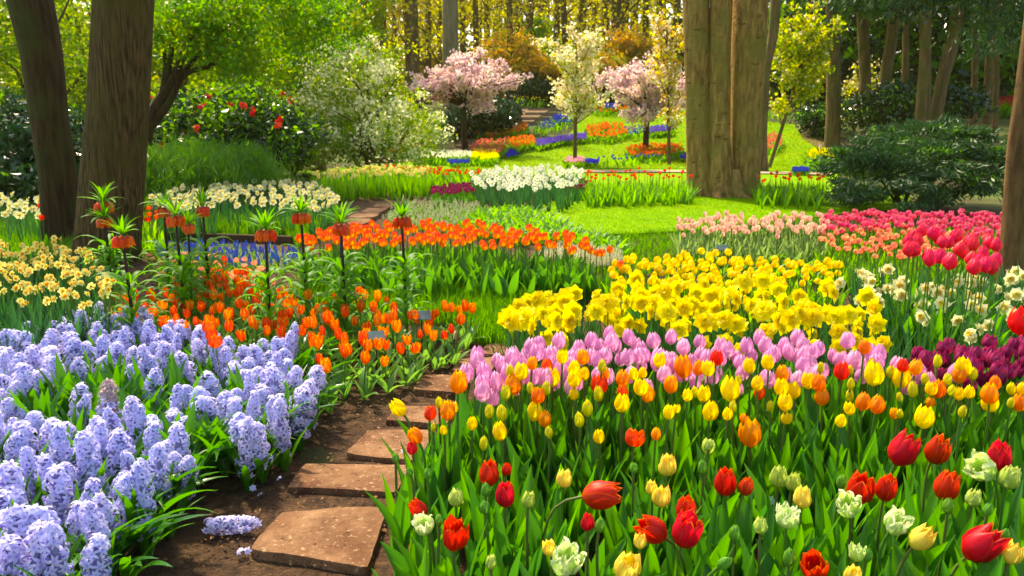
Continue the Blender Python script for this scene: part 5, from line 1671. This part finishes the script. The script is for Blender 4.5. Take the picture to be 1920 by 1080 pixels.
shrub('juniper', 'broad dark green spreading juniper behind the magenta tulips', [(1640, 330, 12.3, 75, 1.1, 34), (1720, 300, 12.8, 110, 1.3, 36), (1800, 330, 12.6, 90, 1.2, 40), (1610, 300, 13.2, 50, 1.0, 34), (1840, 290, 13, 60, 1.2, 40), (1700, 370, 12.0, 130, 1.0, 16), (1580, 358, 12.3, 42, .7, 16), (1760, 255, 13.4, 90, 1.1, 30), (1650, 262, 13.8, 60, 1.0, 24)], [LF_JUN, LF_FEA], [.8, 1], 26000, 210, .12, .024, 41, 'out', .2, .5, flatz=.3)
shrub('rhododendron', 'glossy dark evergreen shrub in the shade left of the leaning trunk', [(20, 270, 12.5, 90, 1.4, 90), (110, 290, 12.8, 70, 1.2, 80), (-60, 300, 12.5, 90, 1.4, 80), (60, 330, 12, 110, 1.0, 36), (150, 320, 13, 60, 1, 70)], [LF_DK, LF_G], [.88, 1], 15000, 200, .12, .045, 42, sp=.3)
shrub('red_rhododendron', 'dark evergreen shrub dotted with bright red flower heads behind the feathery shrub', [(400, 240, 17, 110, 1.6, 60), (500, 250, 17, 80, 1.4, 50), (330, 230, 17.5, 60, 1.3, 50), (470, 200, 17.5, 80, 1.3, 36)], [LF_DK, LF_G, LF_Y], [.55, .8, 1], 14000, 190, .13, .055, 43, sp=.34, flower=(REDB, 26, .055, 0))
shrub('feathery_shrub', 'soft feathery green low shrub beside the cream daffodils', [(350, 315, 12.6, 80, 1.1, 36), (430, 320, 12.9, 70, 1.1, 38), (300, 340, 12.4, 50, .9, 30), (480, 340, 13, 40, .9, 22)], [LF_FEA], None, 22000, 150, .15, .012, 44, 'up', .3, .3)
shrub('evergreen_shrub', 'dark mounded evergreen under the left pink cherry', [(905, 225, 31, 60, 1.6, 34), (870, 235, 31, 36, 1.3, 24), (945, 215, 32, 34, 1.2, 30)], [LF_DK], None, 6000, 110, .2, .09, 45, sp=.34)
shrub('evergreen_shrub', 'dark shrub at the foot of the slanting slim tree', [(1535, 225, 31, 34, 1.1, 26), (1570, 215, 32, 30, 1.1, 26)], [LF_DK, LF_G], [.7, 1], 3500, 60, .18, .08, 46, sp=.3)
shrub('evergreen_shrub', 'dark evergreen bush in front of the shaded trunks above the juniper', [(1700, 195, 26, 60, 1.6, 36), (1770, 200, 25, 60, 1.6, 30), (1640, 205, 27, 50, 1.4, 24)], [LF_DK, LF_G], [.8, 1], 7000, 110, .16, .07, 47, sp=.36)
shrub('yellow_shrub', 'small yellow flowering shrub at the foot of the straight trunk', [(560, 292, 20.5, 26, .7, 20), (540, 300, 20.5, 24, .6, 14)], [LF_Y, DAFY], [.8, 1], 1800, 40, .09, .05, 48, sp=.2)
shrub('evergreen_shrub', 'dark bush low down between feathery shrub and straight trunk', [(520, 280, 19.5, 50, 1.2, 26), (480, 275, 19, 40, 1.0, 24)], [LF_DK, LF_G], [.7, 1], 5000, 80, .13, .05, 49, sp=.28)
for i, (px, py, d, rx, rz, l) in enumerate([(955, 100, 44, 60, 30, 'rounded copper leaved shrub above the left pink cherry'), (1165, 85, 46, 46, 26, 'copper leaved shrub behind the slender cream tree'), (1000, 135, 43, 56, 22, 'olive copper shrub low behind the left pink cherry'), (1135, 125, 44, 46, 18, 'copper shrub low between the blossom trees')]):
    shrub('copper_shrub', l, [(px, py, d, rx, 1.8, rz), (px + 20, py + 14, d, rx * .7, 1.5, rz * .8)], [LF_COP, LF_Y], [.75, 1], 2600, 70, .24, .13, 60 + i, sp=.5)
shrub('green_shrub', 'fresh green shrub at the edge of the wood behind the slender cream tree', [(1010, 90, 50, 40, 2, 50), (1060, 130, 48, 40, 1.6, 40)], [LF_G, LF_Y], [.6, 1], 3500, 70, .26, .15, 66, sp=.6)
shrub('evergreen_shrub', 'dark shrub behind the upper end of the garden steps', [(1010, 165, 42, 40, 1.6, 26), (1040, 172, 42, 40, 1.4, 20)], [LF_DK], None, 2500, 60, .22, .1, 67, sp=.4)

# --- leafy trees filling the left background
for i, (px, d, lab, top, mats, sh) in enumerate([
 (60, 19, 'yellow green tree seen left of the leaning dark trunk', 30, [LF_Y, LF_G], [.7, 1]),
 (160, 23, 'yellow green tree seen between the two dark trunks', 60, [LF_Y, LF_G], [.75, 1]),
 (330, 24, 'bright green tree behind the leaning stems', 60, [LF_Y, LF_G], [.6, 1]),
 (450, 27, 'leafy green tree behind the red flowered shrub', 60, [LF_G, LF_Y], [.5, 1]),
 (-90, 17, 'leafy tree at the far left edge behind the dark shrub', 60, [LF_Y, LF_G], [.6, 1]),
 (690, 32, 'yellow green tree behind the white flowering shrub', 40, [LF_Y, LF_GOLD], [.6, 1]),
 (560, 34, 'tall yellow green tree between straight trunk and wood', 40, [LF_Y, LF_GOLD], [.5, 1])]):
    b = Vector((dep(px, 200, d).x, d, 0)); b.z = hgt(b.x, d)
    g = random.Random(70 + i)
    s = d / F_PX
    cm, C = crown_mesh('crown', [X(px + g.uniform(-30, 30), 190 - 55 * k, d + g.uniform(-.5, .5), (85 + g.uniform(-20, 25)) * 20 / d * 1.2, 1.8, 50) for k in range(-1, 6)], 150, 7500, .42, .0058 * d, .0035 * d, mats, sh, seed=70 + i, shell=.25)
    tree('leafy_tree', lab, 'tree', None, b, [([tuple(b), tuple(b + Vector((.1, 0, 2))), tuple(b + Vector((.0, 0, 4.4)))], [.14, .11, .05])] + limbs(b + Vector((.05, 0, 1.2)), .06, C[:12], g), BARK_B, cm, 9, .03, 70 + i)

# --- the wood behind the hill: straight bare trunks with thin golden crowns
WM, WT = [], []
for k in range(4):
    g = np.random.default_rng(90 + k)
    cm, C = crown_mesh('crown', [(g.normal(0, .6), g.normal(0, .6), z, 2.0, 1.8, 1.3) for z in (3.6, 5.5, 7.5, 9.5, 11)], 90, 1100, .7, .2, .12, [LF_GOLD, LF_OLIVE, LF_Y], [[.5, .85, 1], [.35, .9, 1], [.4, .7, 1], [.6, .8, 1]][k], seed=90 + k, shell=.15)
    WM.append(cm)
    gg = random.Random(k)
    P_ = [(0, 0, -.2), (gg.uniform(-.1, .1), 0, 3), (gg.uniform(-.2, .2), 0, 6.5), (gg.uniform(-.3, .3), 0, 10), (gg.uniform(-.4, .4), 0, 13.5)]
    tr = [(P_, [.26, .19, .17, .14, .06])]
    for c in C[:12]:
        c = Vector(c)
        tr += limbs(Vector((0, 0, max(2.4, c.z - 1.2))), .055, [c], gg, .05)
    WT.append(trunk_mesh('trunk', tr, BARK_B, 9, .04, k))
def wood_tree(x, y, s, w, k, label, group, crown=True, barkm=None):
    o = empty('wood_tree', (x, y, hgt(x, y)), rng.random() * 6.28)
    t = obj('trunk', WT[k], o); t.scale = (w, w, s)
    if crown:
        c = obj('crown', WM[(k + int(rng.integers(4))) % 4], o); c.scale = (s, s, s)
    return tag(o, label, 'tree', group)
wl = 'straight brown tree trunk with thin golden leaves in the wood behind the hill'
for px, d, w in [(655, 46, 1.0), (690, 50, 1), (722, 44, .9), (765, 47, 1.2), (780, 43, 1.1), (800, 55, 1.2), (822, 60, 1), (870, 52, 1.0), (892, 47, .9), (914, 52, 1.1), (935, 58, 1.3), (955, 44, .9), (975, 57, 1.2), (990, 50, 1.3), (1012, 55, 1.5), (1040, 58, 1.3), (1058, 50, 1.0), (1090, 58, 1.5), (1112, 62, 1.3), (1135, 52, 1.2), (1152, 48, 1.7), (1163, 50, 1.5), (1190, 58, 1.3), (1208, 52, 1.1), (1235, 60, 1.4), (1262, 54, 1.2), (1290, 50, 1.2), (1475, 52, 1.1), (1500, 60, 1.2), (600, 52, 1), (560, 56, 1), (500, 48, 1), (420, 52, 1)]:
    p = dep(px, 120, d)
    wood_tree(p.x, d, .95 + rng.random() * .25, w, int(rng.integers(4)), wl, 'trunks of the wood behind the hill')
p = dep(845, 100, 37)
o = empty('wood_tree', (p.x, 37, hgt(p.x, 37)))
t = obj('trunk', trunk_mesh('trunk', [([(0, 0, -.2), (0, 0, 3), (.05, 0, 7), (.1, 0, 12)], [.42, .35, .33, .28])], BARK_G, 16, .03, 5), o)
tag(o, 'thick smooth grey trunk rising right behind the left pink cherry', 'tree')
# far trees of the wood, too deep in to tell apart
def far_wood(name, label, x0, x1, y0, y1, n, nt, mats, share, seed, z1=13, L=.5, bark=BARK_B, trunks=True):
    g = np.random.default_rng(seed)
    nc = 260
    C = np.stack([x0 + (x1 - x0) * g.random(nc), y0 + (y1 - y0) * g.random(nc), 2 + z1 * g.random(nc)], 1)
    idx = g.integers(0, nc, n)
    P_ = C[idx] + g.normal(0, 1, (n, 3)) * [1.3, 1.3, .9]
    V = cloud(P_, L, L * .6, 'rand', g)
    cs = np.clip(g.random(nc)[idx] * .6 + g.random(n) * .4, 0, .999)
    mi = np.minimum(np.searchsorted(np.cumsum(share) if False else np.array(share), cs), len(mats) - 1)
    tag(obj(name, quads_mesh(name, V, mats, mi)), label, None, None, 'stuff')
far_wood('far_woodland', 'golden brown mass of the far wood seen between trunks', -48, 30, 70, 95, 26000, 0, [LF_BRN, LF_OLIVE, LF_GOLD], [.5, .85, 1], 5, 12, .8)
far_wood('far_woodland', 'green gold leaves deep in the wood at left', -42, -12, 46, 62, 8000, 0, [LF_Y, LF_OLIVE], [.6, 1], 6, 10, .5)
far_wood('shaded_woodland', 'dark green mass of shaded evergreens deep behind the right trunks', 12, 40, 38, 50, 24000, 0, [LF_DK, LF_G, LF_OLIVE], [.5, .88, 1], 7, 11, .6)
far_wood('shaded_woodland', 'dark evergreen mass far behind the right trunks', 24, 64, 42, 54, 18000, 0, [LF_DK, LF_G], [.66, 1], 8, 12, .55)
def far_trunks():
    g = np.random.default_rng(17)
    mb = MB()
    for i in range(70):
        x, y = g.uniform(-40, 28), g.uniform(64, 96)
        r0 = g.uniform(.12, .24)
        z = hgt(x, y)
        k = g.uniform(-.4, .4)
        mb.add(tube([(x, y, z - .2), (x + k * .5, y, z + 6), (x + k, y, z + 13)], [r0, r0 * .8, r0 * .5], 6), BARK_B)
    tag(obj('far_trunks', mb.mesh('far_trunks')), 'thin brown trunks standing deep in the golden far wood', None, None, 'stuff')
far_trunks()
# trunks standing in the shade on the right
sl = ['trunk with flaking sunlit bark behind the small pinkish tree', 'brown trunk second from the lawn in the shaded wood', 'trunk third from the lawn in the shaded wood', 'thick brown trunk rising behind the juniper', 'slanting trunk touching the thick one behind the juniper', 'thin dark trunk beside the far red flower bed', 'thin trunk deep in shade near the picture edge', 'dark trunk between the third and the thick one', 'thin trunk in the shade before the red flower bed']
for i, (pts, d) in enumerate([([(1562, 258, 30), (1563, 200, 26), (1562, 100, 24), (1560, 0, 24), (1558, -120, 20)], 27), ([(1625, 240, 26), (1622, 150, 20), (1618, 50, 20), (1614, -120, 18)], 29), ([(1655, 235, 24), (1660, 150, 20), (1675, 50, 20), (1690, -120, 18)], 28),
     ([(1730, 262, 30), (1732, 180, 24), (1735, 80, 20), (1736, -120, 18)], 23), ([(1745, 262, 24), (1765, 160, 22), (1790, 60, 22), (1810, -120, 20)], 23.4), ([(1826, 225, 14), (1828, 150, 12), (1830, 0, 12), (1832, -120, 12)], 32), ([(1870, 220, 12), (1868, 100, 10), (1866, -120, 10)], 31), ([(1697, 230, 14), (1698, 100, 12), (1700, -120, 10)], 33), ([(1850, 225, 14), (1856, 60, 12), (1860, -120, 10)], 34)]):
    P_, r_ = px_path(pts, d)
    P_[0] = (P_[0][0], P_[0][1], hgt(P_[0][0], P_[0][1]) - .05)
    g = random.Random(120 + i)
    top = Vector(P_[-1])
    cm, C = crown_mesh('crown', [(top.x + g.uniform(-.5, .5), d, top.z + k, 2.2, 2.2, 1.1) for k in (-1.2, .6, 2.2)], 80, 5200, .6, .22, .11, [LF_DK, LF_G], [.8, 1], 'droop', 120 + i, .2)
    tree('shaded_tree', sl[i], 'tree', 'trunks of the shaded wood on the right', P_[0], [(P_, r_)] + limbs(top, .05, C[:8], g), BARK_B, cm, 12, .04, 120 + i)
# dark conifer boughs hanging into the top right
cm, C = crown_mesh('crown', [X(1700, -25, 11, 120, 1.2, 42), X(1850, -10, 11, 90, 1.2, 50), X(1600, -40, 11.5, 70, 1.2, 34), X(1900, 60, 11.3, 60, 1, 50), X(1800, -90, 11, 200, 1.6, 60)], 150, 15000, .24, .12, .022, [LF_JUN, LF_DK], [.6, 1], 'droop', 131, .3)
pb = Vector((dep(2080, 300, 11.5).x, 11.5, 0))
tree('conifer', 'dark conifer whose drooping boughs hang in at the top right corner', 'tree', None, pb, [([tuple(pb), tuple(pb + Vector((0, 0, 2.5))), tuple(pb + Vector((0, 0, 6)))], [.24, .2, .1])] + limbs(pb + Vector((0, 0, 4.0)), .06, C[:12], random.Random(5)), BARK_D2, cm, 12, .04, 131)
for ob in SC.objects:
    if ob.type == 'EMPTY':
        ob.empty_display_size = .05


# ---------------------------------------------------------------- faint warm air under the trees
def haze():
    bm = bmesh.new()
    bmesh.ops.create_cube(bm, size=1)
    bmesh.ops.scale(bm, vec=(240, 240, 21), verts=bm.verts)
    bmesh.ops.translate(bm, vec=(0, 70, 9.0), verts=bm.verts)
    me = bpy.data.meshes.new('haze'); bm.to_mesh(me); bm.free()
    m, nt, out = mat('haze')
    N = NT(nt)
    v = N.n('ShaderNodeVolumePrincipled')
    v.inputs['Color'].default_value = (.95, .86, .4, 1)
    v.inputs['Density'].default_value = .00035
    v.inputs['Anisotropy'].default_value = .3
    N.l(v.outputs[0], out.inputs['Volume'])
    me.materials.append(m)
    tag(obj('haze', me), 'faint warm haze in the garden air', None, None, 'stuff')
haze()
